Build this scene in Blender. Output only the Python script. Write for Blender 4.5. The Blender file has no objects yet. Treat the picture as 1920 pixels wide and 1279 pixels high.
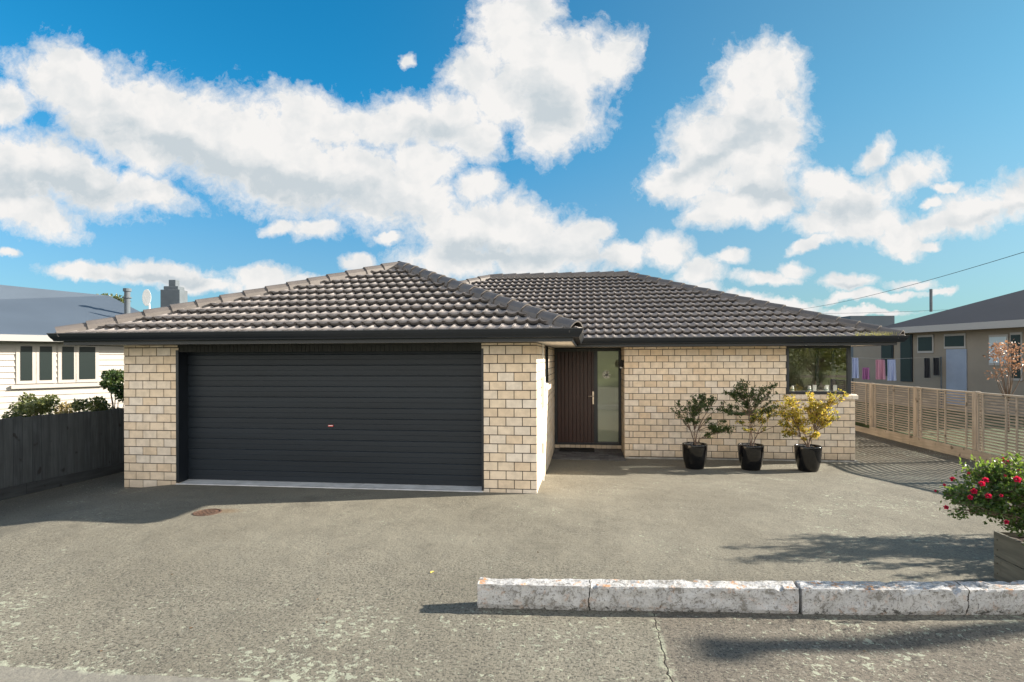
import bpy, bmesh, math, random
from mathutils import Vector, Matrix, noise
random.seed(7)
S=bpy.context.scene; COL=S.collection
R=math.radians
# ------------------------------------------------------------------ camera
TH,ROLL=.1262,.0036
FW=Vector((-math.sin(TH),math.cos(TH),0)); RT=Vector((math.cos(TH),math.sin(TH),0)); UP=Vector((0,0,1))
EYE=Vector((0,0,2.0))
cd=bpy.data.cameras.new('camera'); cam=bpy.data.objects.new('camera',cd); COL.objects.link(cam)
rc=(RT-UP*ROLL).normalized(); uc=(UP+RT*ROLL).normalized(); bc=-FW
cam.matrix_world=Matrix(((rc.x,uc.x,bc.x,EYE.x),(rc.y,uc.y,bc.y,EYE.y),(rc.z,uc.z,bc.z,EYE.z),(0,0,0,1)))
cd.sensor_width=36; cd.lens=1078.05/1920*36; cd.shift_y=(671.92-639.5)/1920; cd.clip_end=3000; cd.clip_start=.05
S.camera=cam
S.render.resolution_x=1024; S.render.resolution_y=682
S.view_settings.view_transform='Standard'; S.view_settings.look='None'; S.view_settings.gamma=1
S.view_settings.exposure=1.5
SUN_AZ,SUN_EL=R(15.0),R(23.4)          # azimuth from +X towards +Y
sd=Vector((math.cos(SUN_AZ)*math.cos(SUN_EL),math.sin(SUN_AZ)*math.cos(SUN_EL),math.sin(SUN_EL)))
sl=bpy.data.lights.new('sun','SUN'); sl.energy=5.0; sl.angle=R(.5); sl.color=(1,.90,.76)
so=bpy.data.objects.new('sun',sl); COL.objects.link(so); so.rotation_euler=sd.to_track_quat('Z','Y').to_euler()
so.location=sd*50

# ------------------------------------------------------------------ node helper
class NT:
    def __init__(s,tree): s.t=tree; s.n=tree.nodes; s.l=tree.links
    def new(s,typ,**k):
        n=s.n.new(typ)
        for a,b in k.items(): setattr(n,a,b)
        return n
    def put(s,sock,v):
        if isinstance(v,bpy.types.NodeSocket): s.l.new(v,sock)
        elif v is not None: sock.default_value=v
    def math(s,op,a,b=None,c=None,clamp=False):
        n=s.new('ShaderNodeMath',operation=op); n.use_clamp=clamp
        s.put(n.inputs[0],a)
        if b is not None:s.put(n.inputs[1],b)
        if c is not None:s.put(n.inputs[2],c)
        return n.outputs[0]
    def vm(s,op,a,b=None,sc=None):
        n=s.new('ShaderNodeVectorMath',operation=op); s.put(n.inputs[0],a)
        if b is not None:s.put(n.inputs[1],b)
        if sc is not None:s.put(n.inputs['Scale'],sc)
        return n.outputs['Value'] if op in('DOT_PRODUCT','LENGTH','DISTANCE') else n.outputs[0]
    def mr(s,v,a,b,c=0,d=1,smooth=True):
        n=s.new('ShaderNodeMapRange'); n.interpolation_type='SMOOTHSTEP' if smooth else 'LINEAR'
        s.put(n.inputs[0],v)
        for i,x in enumerate((a,b,c,d)): s.put(n.inputs[i+1],x)
        return n.outputs[0]
    def mix(s,f,a,b,mode='MIX'):
        n=s.new('ShaderNodeMix',data_type='RGBA',blend_type=mode)
        s.put(n.inputs[0],f); s.put(n.inputs[6],c4(a)); s.put(n.inputs[7],c4(b)); return n.outputs[2]
    def noise(s,vec,scale,detail=4,rough=.55,dist=0,out=0):
        n=s.new('ShaderNodeTexNoise'); s.put(n.inputs['Vector'],vec); n.inputs['Scale'].default_value=scale
        n.inputs['Detail'].default_value=detail; n.inputs['Roughness'].default_value=rough; n.inputs['Distortion'].default_value=dist
        return n.outputs[out]
    def ramp(s,f,pts,interp='LINEAR'):
        n=s.new('ShaderNodeValToRGB'); s.put(n.inputs[0],f); e=n.color_ramp.elements; n.color_ramp.interpolation=interp
        while len(e)>1:e.remove(e[0])
        e[0].position=pts[0][0]; e[0].color=c4(pts[0][1])
        for p,c in pts[1:]:
            x=e.new(p); x.color=c4(c)
        return n.outputs[0]
def c4(c):
    if isinstance(c,(tuple,list)) and len(c)==3: return (*c,1)
    return c

# ------------------------------------------------------------------ sky
W=bpy.data.worlds.new('World'); S.world=W; W.use_nodes=True
w=NT(W.node_tree); w.n.clear()
sky=w.new('ShaderNodeTexSky',sky_type='NISHITA'); sky.sun_disc=False
sky.sun_elevation=SUN_EL; sky.sun_rotation=math.pi/2-SUN_AZ; sky.air_density=1.0; sky.dust_density=.4; sky.ozone_density=2.5; sky.altitude=0
gen=w.new('ShaderNodeTexCoord').outputs['Generated']
dF=w.vm('DOT_PRODUCT',gen,tuple(FW)); dR=w.vm('DOT_PRODUCT',gen,tuple(RT)); dU=w.vm('DOT_PRODUCT',gen,(0,0,1))
dFc=w.math('MAXIMUM',dF,.08)
uu=w.math('DIVIDE',dR,dFc); vv=w.math('DIVIDE',dU,dFc)
cb=w.new('ShaderNodeCombineXYZ'); w.put(cb.inputs[0],uu); w.put(cb.inputs[1],vv); uv=cb.outputs[0]
# warp of the cloud outline
wn=w.vm('SUBTRACT',w.noise(uv,7,5,.6,out=1),(.5,.5,.5))
uvw=w.vm('ADD',uv,w.vm('SCALE',wn,sc=.06))
wn2=w.vm('SUBTRACT',w.noise(uv,30,4,.6,out=1),(.5,.5,.5))
uvw=w.vm('ADD',uvw,w.vm('SCALE',wn2,sc=.022))
BL="""110,150,140,70,20 210,190,190,105,30 330,230,220,120,30 430,270,240,130,25 550,300,250,140,20 680,340,210,115,20 780,375,120,75,10 600,225,150,75,25
240,260,150,60,35 15,195,65,65,0 40,310,170,100,20 150,330,190,75,20 270,350,120,45,20 70,395,130,50,15 20,360,90,90,0 150,120,120,50,20
700,235,100,60,20 770,225,110,70,0 850,225,110,90,0 895,255,70,80,0 800,300,100,60,0 960,60,100,90,0 1000,120,130,120,0 1085,115,115,100,0 1150,105,85,65,-45
1045,190,125,115,0 1022,250,75,75,0 900,130,95,65,-20 945,175,95,80,0 1000,20,80,60,0 770,112,15,26,30 1425,140,110,95,0 1410,215,130,120,0 1365,275,175,110,-25 1440,290,100,120,0
1285,330,120,60,-10 1420,335,140,90,0 1335,408,75,38,0 1390,385,130,50,0 1465,260,70,90,0 1245,345,60,38,0 1455,385,85,45,0 1550,350,85,45,0 1600,375,150,60,-20
1700,330,95,42,-20 1640,292,62,30,-30 1540,420,75,42,0 1620,420,105,42,-15 1525,462,60,14,-25 1690,450,60,55,0 1740,425,120,42,-15 1830,400,130,52,-15
1915,372,100,60,-15 1690,482,34,22,0 1740,467,34,14,0 1775,350,40,13,-10 1750,380,26,14,0 855,440,130,70,0 930,430,140,95,0 1000,450,150,75,0 1060,475,110,55,0
860,490,150,55,0 1000,490,170,55,0 1160,482,75,34,0 1252,470,70,48,0 1100,435,70,30,0 895,355,70,45,0 1310,510,58,38,0 1370,487,42,20,0 1440,527,80,18,5
1495,515,38,22,0 1385,557,80,18,5 1330,543,40,18,0 1470,575,90,17,5 1590,535,66,22,0 1600,562,80,13,-5 1712,540,66,14,-3 1670,562,100,10,-5 1775,550,34,9,-10
1620,590,130,9,0 170,505,140,22,4 300,510,140,28,3 390,530,100,22,3 500,520,80,34,5 560,530,60,20,0 670,493,40,20,0 530,430,48,20,0 600,432,70,30,0 730,450,36,16,0
20,470,30,12,0"""
GB="""100,225,170,50,25 300,260,170,40,28 470,330,190,55,20 650,370,190,50,12 60,350,170,50,15 180,350,120,40,15 1585,395,85,32,-15 1600,546,70,11,0 1870,402,100,20,-15
1000,485,170,40,0 1420,368,120,24,5 1330,300,110,22,-25 880,470,90,40,0 820,250,80,40,0 1020,200,80,60,20 300,520,160,14,3 1420,240,60,60,0"""
def field(txt,vec,ks=1.12,op='ADD',kind='SPHERICAL'):
    tot=None
    for b in txt.split():
        x,y,rx,ry,ro=map(float,b.split(','))
        m=w.new('ShaderNodeMapping',vector_type='TEXTURE'); w.put(m.inputs[0],vec)
        m.inputs['Location'].default_value=((x-960)/1078.,(671.9-y)/1078.,0)
        m.inputs['Rotation'].default_value=(0,0,-R(ro)); m.inputs['Scale'].default_value=(rx/1078*ks,ry/1078*ks,1)
        g=w.new('ShaderNodeTexGradient',gradient_type=kind); w.put(g.inputs[0],m.outputs[0])
        tot=g.outputs['Fac'] if tot is None else w.math(op,tot,g.outputs['Fac'])
    return tot
F1=field(BL,uvw,1.37,'MAXIMUM')
nz=w.noise(uvw,11,10,.60); nzf=w.noise(uvw,46,6,.68)
Fd=w.math('ADD',F1,w.math('MULTIPLY',w.math('SUBTRACT',nz,.5),.78))
Fd=w.math('ADD',Fd,w.math('MULTIPLY',w.math('SUBTRACT',nzf,.5),.52))
dens=w.math('POWER',w.mr(Fd,.30,.64,smooth=False),1.0)
front=w.mr(dF,.08,.2)
dens=w.math('MULTIPLY',dens,front)
# sky behind the viewer: unseen broken cloud added to fill the shaded facades
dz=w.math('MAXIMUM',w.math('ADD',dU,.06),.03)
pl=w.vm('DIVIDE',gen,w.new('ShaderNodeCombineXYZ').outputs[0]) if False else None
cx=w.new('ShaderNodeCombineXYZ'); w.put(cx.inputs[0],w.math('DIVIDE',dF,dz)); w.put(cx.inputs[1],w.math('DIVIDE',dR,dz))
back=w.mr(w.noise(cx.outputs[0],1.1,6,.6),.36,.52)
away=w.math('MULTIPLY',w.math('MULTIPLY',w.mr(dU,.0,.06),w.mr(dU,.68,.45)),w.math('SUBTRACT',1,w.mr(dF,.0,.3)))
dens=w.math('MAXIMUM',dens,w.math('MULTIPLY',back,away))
# cloud tone: thin / lit edge white, thick base grey
gsh=w.math('MINIMUM',field(GB,uvw),1.0)
nsh=w.noise(w.vm('MULTIPLY',uvw,(1,2.2,1)),9,5,.55)
shade=w.math('MULTIPLY',w.mr(w.math('ADD',gsh,w.math('MULTIPLY',w.math('SUBTRACT',nsh,.5),1.6)),.0,1.05),w.mr(Fd,.35,.85))
nlo=w.noise(uvw,9,4,.55); nrel=w.noise(w.vm('ADD',uvw,(.020,.018,0)),9,4,.55)
rel=w.math('MULTIPLY',w.math('SUBTRACT',nrel,nlo),2.2)
shade=w.math('ADD',w.math('ADD',shade,.10),rel,clamp=True)
CW=3.25; 
ccol=w.mix(shade,(CW*1.0,CW*.985,CW*.965),(CW*.64,CW*.71,CW*.755))
# tint the physical sky towards the photograph's cyan-blue
el=w.math('MAXIMUM',dU,0)
sc=w.mix(1.0,sky.outputs[0],(.235,.515,.57),'MULTIPLY')
low=w.mr(dU,.42,.0); rgt=w.mr(dR,-.3,.65)
gain=w.math('MULTIPLY',w.math('SUBTRACT',1.24,w.math('MULTIPLY',low,.42)),w.math('SUBTRACT',1,w.math('MULTIPLY',rgt,.30)))
sat=w.math('SUBTRACT',w.math('SUBTRACT',1.12,w.math('MULTIPLY',low,.26)),w.math('MULTIPLY',rgt,.22))
hsv=w.new('ShaderNodeHueSaturation'); w.put(hsv.inputs['Saturation'],sat); w.put(hsv.inputs['Value'],gain); w.put(hsv.inputs['Color'],sc)
skc=hsv.outputs[0]
lit=w.math('MULTIPLY',away,1)
ccol=w.mix(w.math('SUBTRACT',1,front),ccol,(10.5,9.7,8.7))  # unseen rear cloud made brighter than the visible cloud, as fill light
skc=w.mix(1.,skc,w.mix(rgt,(1,1,1),(.90,1.07,1.0)),'MULTIPLY')
skc=w.mix(1.,skc,w.mix(low,(1,1,1),(1.08,.95,1.04)),'MULTIPLY')
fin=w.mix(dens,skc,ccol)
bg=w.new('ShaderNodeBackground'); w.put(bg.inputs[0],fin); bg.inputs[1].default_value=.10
w.l.new(bg.outputs[0],w.new('ShaderNodeOutputWorld').inputs[0])

# ------------------------------------------------------------------ materials
def mat(name,col,rough=.7,metal=0,var=.0,vs=3.,bump=0,bs=60.,vcol=None,spec=.5,island=None,detail=5,stretch=None):
    m=bpy.data.materials.new(name); m.use_nodes=True; t=NT(m.node_tree); p=t.n['Principled BSDF']
    co=t.new('ShaderNodeTexCoord').outputs['Object']
    if stretch: co=t.vm('MULTIPLY',co,stretch)
    base=c4(col)
    if island:
        g=t.new('ShaderNodeNewGeometry').outputs['Random Per Island']
        base=t.ramp(g,island,'LINEAR')
    if var:
        f=t.mr(t.noise(co,vs,detail,.6),.3,.7)
        base=t.mix(f,base,t.mix(1.,base,vcol or (1-var,)*3,'MULTIPLY'))
    t.put(p.inputs['Base Color'],base)
    p.inputs['Roughness'].default_value=rough; p.inputs['Metallic'].default_value=metal
    p.inputs['Specular IOR Level'].default_value=spec
    if bump:
        b=t.new('ShaderNodeBump'); b.inputs['Strength'].default_value=1; b.inputs['Distance'].default_value=bump
        t.put(b.inputs['Height'],t.noise(co,bs,5,.6)); t.put(p.inputs['Normal'],b.outputs[0])
    return m
M={}
M['brick']=mat('cream brick',(.6,.5,.38),.85,island=[(0,(.72,.57,.41)),(.2,(.76,.62,.46)),(.5,(.78,.655,.505)),(.75,(.77,.66,.53)),(1,(.79,.705,.60))],var=.2,vs=9,bump=.0016,bs=130)
def brick_dirt(m):
    t=NT(m.node_tree); p=t.n['Principled BSDF']; base=p.inputs['Base Color'].links[0].from_socket
    co=t.new('ShaderNodeTexCoord').outputs['Object']; sx=t.new('ShaderNodeSeparateXYZ'); t.put(sx.inputs[0],co)
    n=t.noise(co,5,5,.65); f=t.math('MULTIPLY',t.mr(t.math('ADD',sx.outputs[2],t.math('MULTIPLY',n,.5)),.42,.12),.45)
    st=t.math('MULTIPLY',t.mr(t.noise(t.vm('MULTIPLY',co,(6,6,.8)),1,5,.6),.58,.75),.22)
    spk=t.math('MULTIPLY',t.mr(t.noise(co,95,3,.7),.60,.70),.35)
    c=t.mix(t.math('MAXIMUM',f,st),base,(.30,.25,.18)); c=t.mix(spk,c,(.38,.30,.21)); t.put(p.inputs['Base Color'],c)
brick_dirt(M['brick'])
M['mortar']=mat('dark mortar',(.055,.047,.040),.95,var=.3,vs=20,bump=.002,bs=200)
M['tile']=mat('charcoal roof tile',(.275,.250,.240),.62,var=.25,vs=1.1,island=None,bump=.0008,bs=220)
M['cap']=mat('charcoal ridge tile',(.14,.124,.115),.55,var=.25,vs=3,bump=.0008,bs=200)
M['trim']=mat('dark slate painted metal',(.0095,.0135,.020),.38,var=.15,vs=2)
M['door_metal']=mat('charcoal steel door',(.0135,.0200,.0285),.45,spec=.35,var=.22,vs=1.2,detail=6,stretch=(.4,1,4))
M['soffit']=mat('cream soffit board',(.62,.58,.52),.7,var=.06)
M['lintel']=mat('dark lintel',(.025,.026,.025),.8,var=.3,vs=6)
M['concrete']=mat('pale concrete',(.42,.41,.38),.9,var=.45,vs=7,bump=.003,bs=60)
M['sillpaint']=mat('pale painted threshold',(.62,.64,.66),.5,var=.25,vs=5)
M['frame']=mat('black window frame',(.014,.018,.024),.35)
M['maroon']=mat('dark maroon door',(.040,.013,.010),.42,var=.25,vs=3,stretch=(6,1,.6))
M['silver']=mat('satin metal',(.62,.52,.42),.28,metal=1)
M['white']=mat('white plastic',(.75,.75,.72),.45,var=.08)
M['black']=mat('black rubber',(.012,.012,.013),.9,bump=.002,bs=200)
M['pot']=mat('glossy black glaze',(.004,.004,.005),.09,spec=.6)
M['soil']=mat('brown potting soil',(.045,.025,.018),.95,var=.4,vs=20,bump=.01,bs=40)
M['paver']=mat('grey paver',(.10,.10,.105),.85,island=[(0,(.07,.07,.075)),(1,(.15,.15,.155))],var=.3,vs=20,bump=.002,bs=80)
M['bark']=mat('grey brown bark',(.16,.11,.08),.85,var=.4,vs=30,bump=.002,bs=90)
M['red']=mat('red enamel',(.55,.03,.03),.4)
M['blind']=mat('white blind',(.62,.64,.55),.6)
M['room']=mat('room plaster',(.60,.58,.48),.8,var=.1)
M['roomdark']=mat('dark room furniture',(.10,.085,.06),.8,var=.6,vs=2)
M['lawn']=mat('lawn',(.06,.09,.03),.95,var=.5,vs=1.5,bump=.03,bs=30)

def wood(name,a,b,along,rough=.8,knots=True):
    m=bpy.data.materials.new(name); m.use_nodes=True; t=NT(m.node_tree); p=t.n['Principled BSDF']
    co=t.new('ShaderNodeTexCoord').outputs['Object']
    rnd=t.new('ShaderNodeNewGeometry').outputs['Random Per Island']
    off=t.new('ShaderNodeCombineXYZ'); t.put(off.inputs[0],t.math('MULTIPLY',rnd,17)); t.put(off.inputs[2],t.math('MULTIPLY',rnd,31))
    co2=t.vm('ADD',co,off.outputs[0])
    st=[22,22,22]; st[along]=1.6
    g=t.noise(t.vm('MULTIPLY',co2,tuple(st)),1,6,.6,.6)
    big=t.noise(co2,2.6,3,.5)
    kn=t.mr(t.noise(co2,7.5,1,.3),.68,.76)
    col=t.mix(t.mr(g,.3,.7),a,b)
    col=t.mix(t.mr(big,.35,.7,0,.45),col,(a[0]*.6,a[1]*.62,a[2]*.65))
    col=t.mix(t.math('MULTIPLY',rnd,.35),col,(b[0]*1.15,b[1]*1.12,b[2]*1.05))
    if knots: col=t.mix(t.math('MULTIPLY',kn,.8),col,(a[0]*.25,a[1]*.2,a[2]*.18))
    t.put(p.inputs['Base Color'],col); p.inputs['Roughness'].default_value=rough
    bu=t.new('ShaderNodeBump'); bu.inputs['Distance'].default_value=.003; t.put(bu.inputs['Height'],g); t.put(p.inputs['Normal'],bu.outputs[0])
    return m
M['wood_dark']=wood('weathered grey paling',(.024,.029,.034),(.058,.068,.077),2)
M['wood_dark_y']=wood('weathered grey sleeper',(.015,.018,.022),(.035,.041,.047),1)
M['wood_slat']=wood('pale pine slat',(.18,.152,.122),(.30,.26,.215),1,knots=False)
M['wood_post']=wood('pale pine post',(.24,.205,.165),(.37,.32,.265),2)
M['wood_rail']=wood('pale pine board',(.24,.205,.16),(.37,.32,.26),1)
M['planter']=wood('grey green planter board',(.09,.088,.07),(.16,.155,.12),0)
M['planter_y']=wood('grey green planter side board',(.09,.088,.07),(.16,.155,.12),1)

def glass(name,tint=(.9,.95,.93),ior=1.5,boost=0.0,rough=0.0):
    m=bpy.data.materials.new(name); m.use_nodes=True; t=NT(m.node_tree); t.n.clear()
    tr=t.new('ShaderNodeBsdfTransparent'); tr.inputs[0].default_value=c4(tint)
    gl=t.new('ShaderNodeBsdfGlossy'); gl.inputs['Roughness'].default_value=rough
    fr=t.new('ShaderNodeFresnel'); fr.inputs[0].default_value=ior
    f=t.math('ADD',fr.outputs[0],boost,clamp=True)
    mx=t.new('ShaderNodeMixShader'); t.put(mx.inputs[0],f); t.l.new(tr.outputs[0],mx.inputs[1]); t.l.new(gl.outputs[0],mx.inputs[2])
    t.l.new(mx.outputs[0],t.new('ShaderNodeOutputMaterial').inputs[0]); return m
M['glass']=glass('window glass',tint=(.97,1,.99),boost=.24)
M['sideglass']=glass('sidelight glass',(.88,.92,.85),boost=.16)
M['farglass']=mat('dark far window',(.018,.026,.026),.3,spec=.3)

def leafmat(name,cols,trans=.45,tcol=(.45,.6,.08)):
    m=bpy.data.materials.new(name); m.use_nodes=True; t=NT(m.node_tree); p=t.n['Principled BSDF']
    g=t.new('ShaderNodeNewGeometry').outputs['Random Per Island']
    n=len(cols); col=t.ramp(g,[(i/(n-1),c) for i,c in enumerate(cols)])
    t.put(p.inputs['Base Color'],col); p.inputs['Roughness'].default_value=.38
    tl=t.new('ShaderNodeBsdfTranslucent'); t.put(tl.inputs[0],t.mix(.5,t.mix(1.,col,(2.4,2.4,2.4),'MULTIPLY'),tcol))
    mx=t.new('ShaderNodeMixShader'); mx.inputs[0].default_value=trans
    t.l.new(p.outputs[0],mx.inputs[1]); t.l.new(tl.outputs[0],mx.inputs[2])
    t.l.new(mx.outputs[0],t.n['Material Output'].inputs[0]); return m
M['leaf_dark']=leafmat('dark green leaf',[(.025,.05,.015),(.05,.08,.02),(.03,.06,.02),(.09,.10,.025)],.3,(.10,.16,.03))
M['leaf_mid']=leafmat('mixed green leaf',[(.03,.06,.018),(.06,.09,.02),(.14,.13,.03),(.05,.08,.02)],.35,(.25,.27,.05))
M['leaf_gold']=leafmat('golden yellow leaf',[(.16,.17,.02),(.34,.29,.03),(.44,.33,.05),(.40,.22,.08),(.10,.13,.02)],.5,(.62,.55,.07))
M['leaf_rose']=leafmat('rose leaf',[(.02,.045,.014),(.04,.08,.02),(.03,.06,.018),(.07,.12,.025)],.4,(.35,.5,.04))
M['petal']=leafmat('red rose petal',[(.22,.004,.02),(.40,.01,.04),(.28,.008,.05)],.35,(.7,.02,.05))
M['leaf_far']=leafmat('garden shrub leaf',[(.05,.07,.025),(.10,.11,.03),(.06,.08,.03)],.3,(.3,.3,.08))
M['leaf_tan']=leafmat('olive tan shrub leaf',[(.16,.13,.05),(.25,.19,.08),(.12,.12,.04)],.3,(.4,.3,.1))
M['grass']=leafmat('dry gutter grass',[(.25,.26,.06),(.42,.38,.14),(.16,.2,.04)],.4,(.6,.55,.15))
M['orange']=leafmat('orange autumn leaf',[(.22,.11,.06),(.28,.16,.10),(.16,.09,.07)],.25,(.35,.18,.08))

# asphalt ---------------------------------------------------------
def asphalt():
    m=bpy.data.materials.new('old asphalt'); m.use_nodes=True; t=NT(m.node_tree); p=t.n['Principled BSDF']
    co=t.new('ShaderNodeTexCoord').outputs['Object']; sx=t.new('ShaderNodeSeparateXYZ'); t.put(sx.inputs[0],co); X,Y=sx.outputs[0],sx.outputs[1]
    big=t.noise(co,.45,4,.6); mid=t.noise(co,2.3,5,.6); fine=t.noise(co,45,5,.75); grit=t.noise(co,120,3,.8)
    col=t.mix(t.mr(big,.35,.65),(.205,.185,.150),(.255,.232,.190))
    col=t.mix(t.mr(mid,.42,.75,0,.55),col,(.165,.148,.122))
    # browner slab right of the crack, south of the kerb
    jx=t.math('ADD',X,t.math('MULTIPLY',t.math('SUBTRACT',t.noise(co,3,5,.6),.5),.16))
    south=t.math('SUBTRACT',1,t.mr(Y,4.6,4.8)); east=t.mr(jx,.50,.54)
    slab=t.math('MULTIPLY',south,east)
    col=t.mix(t.math('MULTIPLY',slab,.6),col,(.150,.122,.105))
    # darker, browner tone towards the north end and the far left
    ps=t.math('MULTIPLY',t.mr(Y,11.5,14),.8); col=t.mix(ps,col,(.09,.075,.055))
    col=t.mix(t.mr(X,-8.1,-7.2,.7,0),col,(.08,.075,.065))
    # stone grit
    coarse=t.math('ADD',t.mr(Y,6.5,4.4),t.math('MULTIPLY',t.mr(t.noise(co,.7,4,.6),.45,.65),.6),clamp=True)
    col=t.mix(t.math('MULTIPLY',t.mr(fine,.50,.60),t.math('ADD',.40,t.math('MULTIPLY',coarse,.5))),col,(.050,.046,.042))
    chip=t.noise(co,26,4,.7)
    col=t.mix(t.math('MULTIPLY',t.mr(chip,.56,.64),t.math('MULTIPLY',coarse,.75)),col,(.075,.068,.060))
    col=t.mix(t.math('MULTIPLY',t.mr(chip,.40,.34),t.math('MULTIPLY',coarse,.7)),col,(.36,.34,.29))
    col=t.mix(t.mr(grit,.58,.68,0,.7),col,(.46,.43,.37))
    # lichen: small pale crusts, heavier in two belts
    l1=t.noise(co,16,4,.65,.4); l2=t.noise(co,34,4,.7,.2)
    belt=t.math('MULTIPLY',t.mr(Y,5.6,4.2),1)
    belt=t.math('ADD',belt,t.mr(t.math('ABSOLUTE',t.math('SUBTRACT',Y,t.math('MULTIPLY',X,-.02))),0,0,0,0)) if False else belt
    right=t.mr(X,1.0,3.5)
    seam=t.math('ADD',3.36,t.math('MULTIPLY',t.math('SUBTRACT',t.noise(co,4,4,.6),.5),.10))
    seam=t.math('ADD',seam,t.math('MULTIPLY',X,.012))
    ds=t.math('SUBTRACT',Y,seam)
    near=t.mr(ds,.55,.0)                              # belt north of the seam
    region=t.noise(co,.9,4,.6)
    dfac=t.math('ADD',t.math('MULTIPLY',t.mr(region,.42,.68),.55),t.math('ADD',t.math('MULTIPLY',belt,.32),t.math('MULTIPLY',right,.28)))
    dfac=t.math('ADD',dfac,t.math('MULTIPLY',near,.25),clamp=True)
    smooth=t.math('MULTIPLY',t.math('SUBTRACT',1,t.mr(ds,-.015,.01)),t.math('SUBTRACT',1,east))     # newer seal south of the seam
    dfac=t.math('MULTIPLY',dfac,t.math('SUBTRACT',1,t.math('MULTIPLY',smooth,.9)))
    col=t.mix(t.math('MULTIPLY',smooth,.65),col,(.27,.25,.225))
    th=t.math('SUBTRACT',.652,t.math('MULTIPLY',dfac,.15))
    li=t.math('ADD',t.math('MULTIPLY',l1,.6),t.math('MULTIPLY',l2,.4))
    lm=t.mr(t.math('SUBTRACT',li,th),0,.02)
    col=t.mix(t.math('MULTIPLY',lm,.9),col,t.mix(t.noise(co,9,2),(.42,.43,.33),(.36,.37,.31)))
    # lichen line along the seam and the crack
    sl=t.mr(t.math('ABSOLUTE',t.math('SUBTRACT',ds,.012)),t.math('ADD',.012,t.math('MULTIPLY',t.mr(region,.4,.6),.04)),.004); sl=t.math('MULTIPLY',sl,t.math('MULTIPLY',t.math('SUBTRACT',1,east),t.mr(l1,.44,.52)))
    col=t.mix(t.math('MULTIPLY',sl,.75),col,(.44,.45,.36))
    dcx=t.math('ABSOLUTE',t.math('SUBTRACT',jx,.52))
    ck=t.math('MULTIPLY',t.mr(dcx,.055,.012),t.math('MULTIPLY',south,t.mr(l1,.46,.56)))
    col=t.mix(t.math('MULTIPLY',ck,.7),col,(.42,.43,.33))
    cr=t.math('MULTIPLY',t.math('MULTIPLY',t.mr(dcx,.006,.002),south),t.mr(l1,.40,.50))
    col=t.mix(cr,col,(.012,.011,.01))
    # dark damp blotches scattered by noise
    dm=t.mr(t.noise(co,1.1,5,.65),.56,.72); col=t.mix(t.math('MULTIPLY',dm,.45),col,(.11,.10,.083))
    # rusty smear beside the drain cover
    rx=t.math('SUBTRACT',X,-4.72); ry=t.math('SUBTRACT',Y,7.05)
    rr=t.math('SQRT',t.math('ADD',t.math('MULTIPLY',rx,rx),t.math('MULTIPLY',t.math('MULTIPLY',ry,ry),3)))
    col=t.mix(t.mr(rr,.32,.05,0,.5),col,(.20,.12,.06))
    col=t.mix(1.,col,(.84,.87,.855),'MULTIPLY')
    t.put(p.inputs['Base Color'],col); p.inputs['Roughness'].default_value=.92; p.inputs['Specular IOR Level'].default_value=.25
    b=t.new('ShaderNodeBump'); b.inputs['Distance'].default_value=.010; b.inputs['Strength'].default_value=.9
    hgt=t.math('SUBTRACT',t.math('ADD',t.math('MULTIPLY',fine,-.7),t.math('MULTIPLY',grit,.45)),t.math('MULTIPLY',cr,2))
    hgt=t.math('MULTIPLY',hgt,t.math('SUBTRACT',1,t.math('MULTIPLY',smooth,.4)))
    t.put(b.inputs['Height'],t.math('ADD',hgt,t.math('MULTIPLY',lm,.25)))
    b2=t.new('ShaderNodeBump'); b2.inputs['Distance'].default_value=.06; t.put(b2.inputs['Height'],mid); t.put(b2.inputs['Normal'],b.outputs[0]); b2.inputs['Strength'].default_value=.5
    t.put(p.inputs['Normal'],b2.outputs[0]); return m
M['asphalt']=asphalt()

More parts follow.
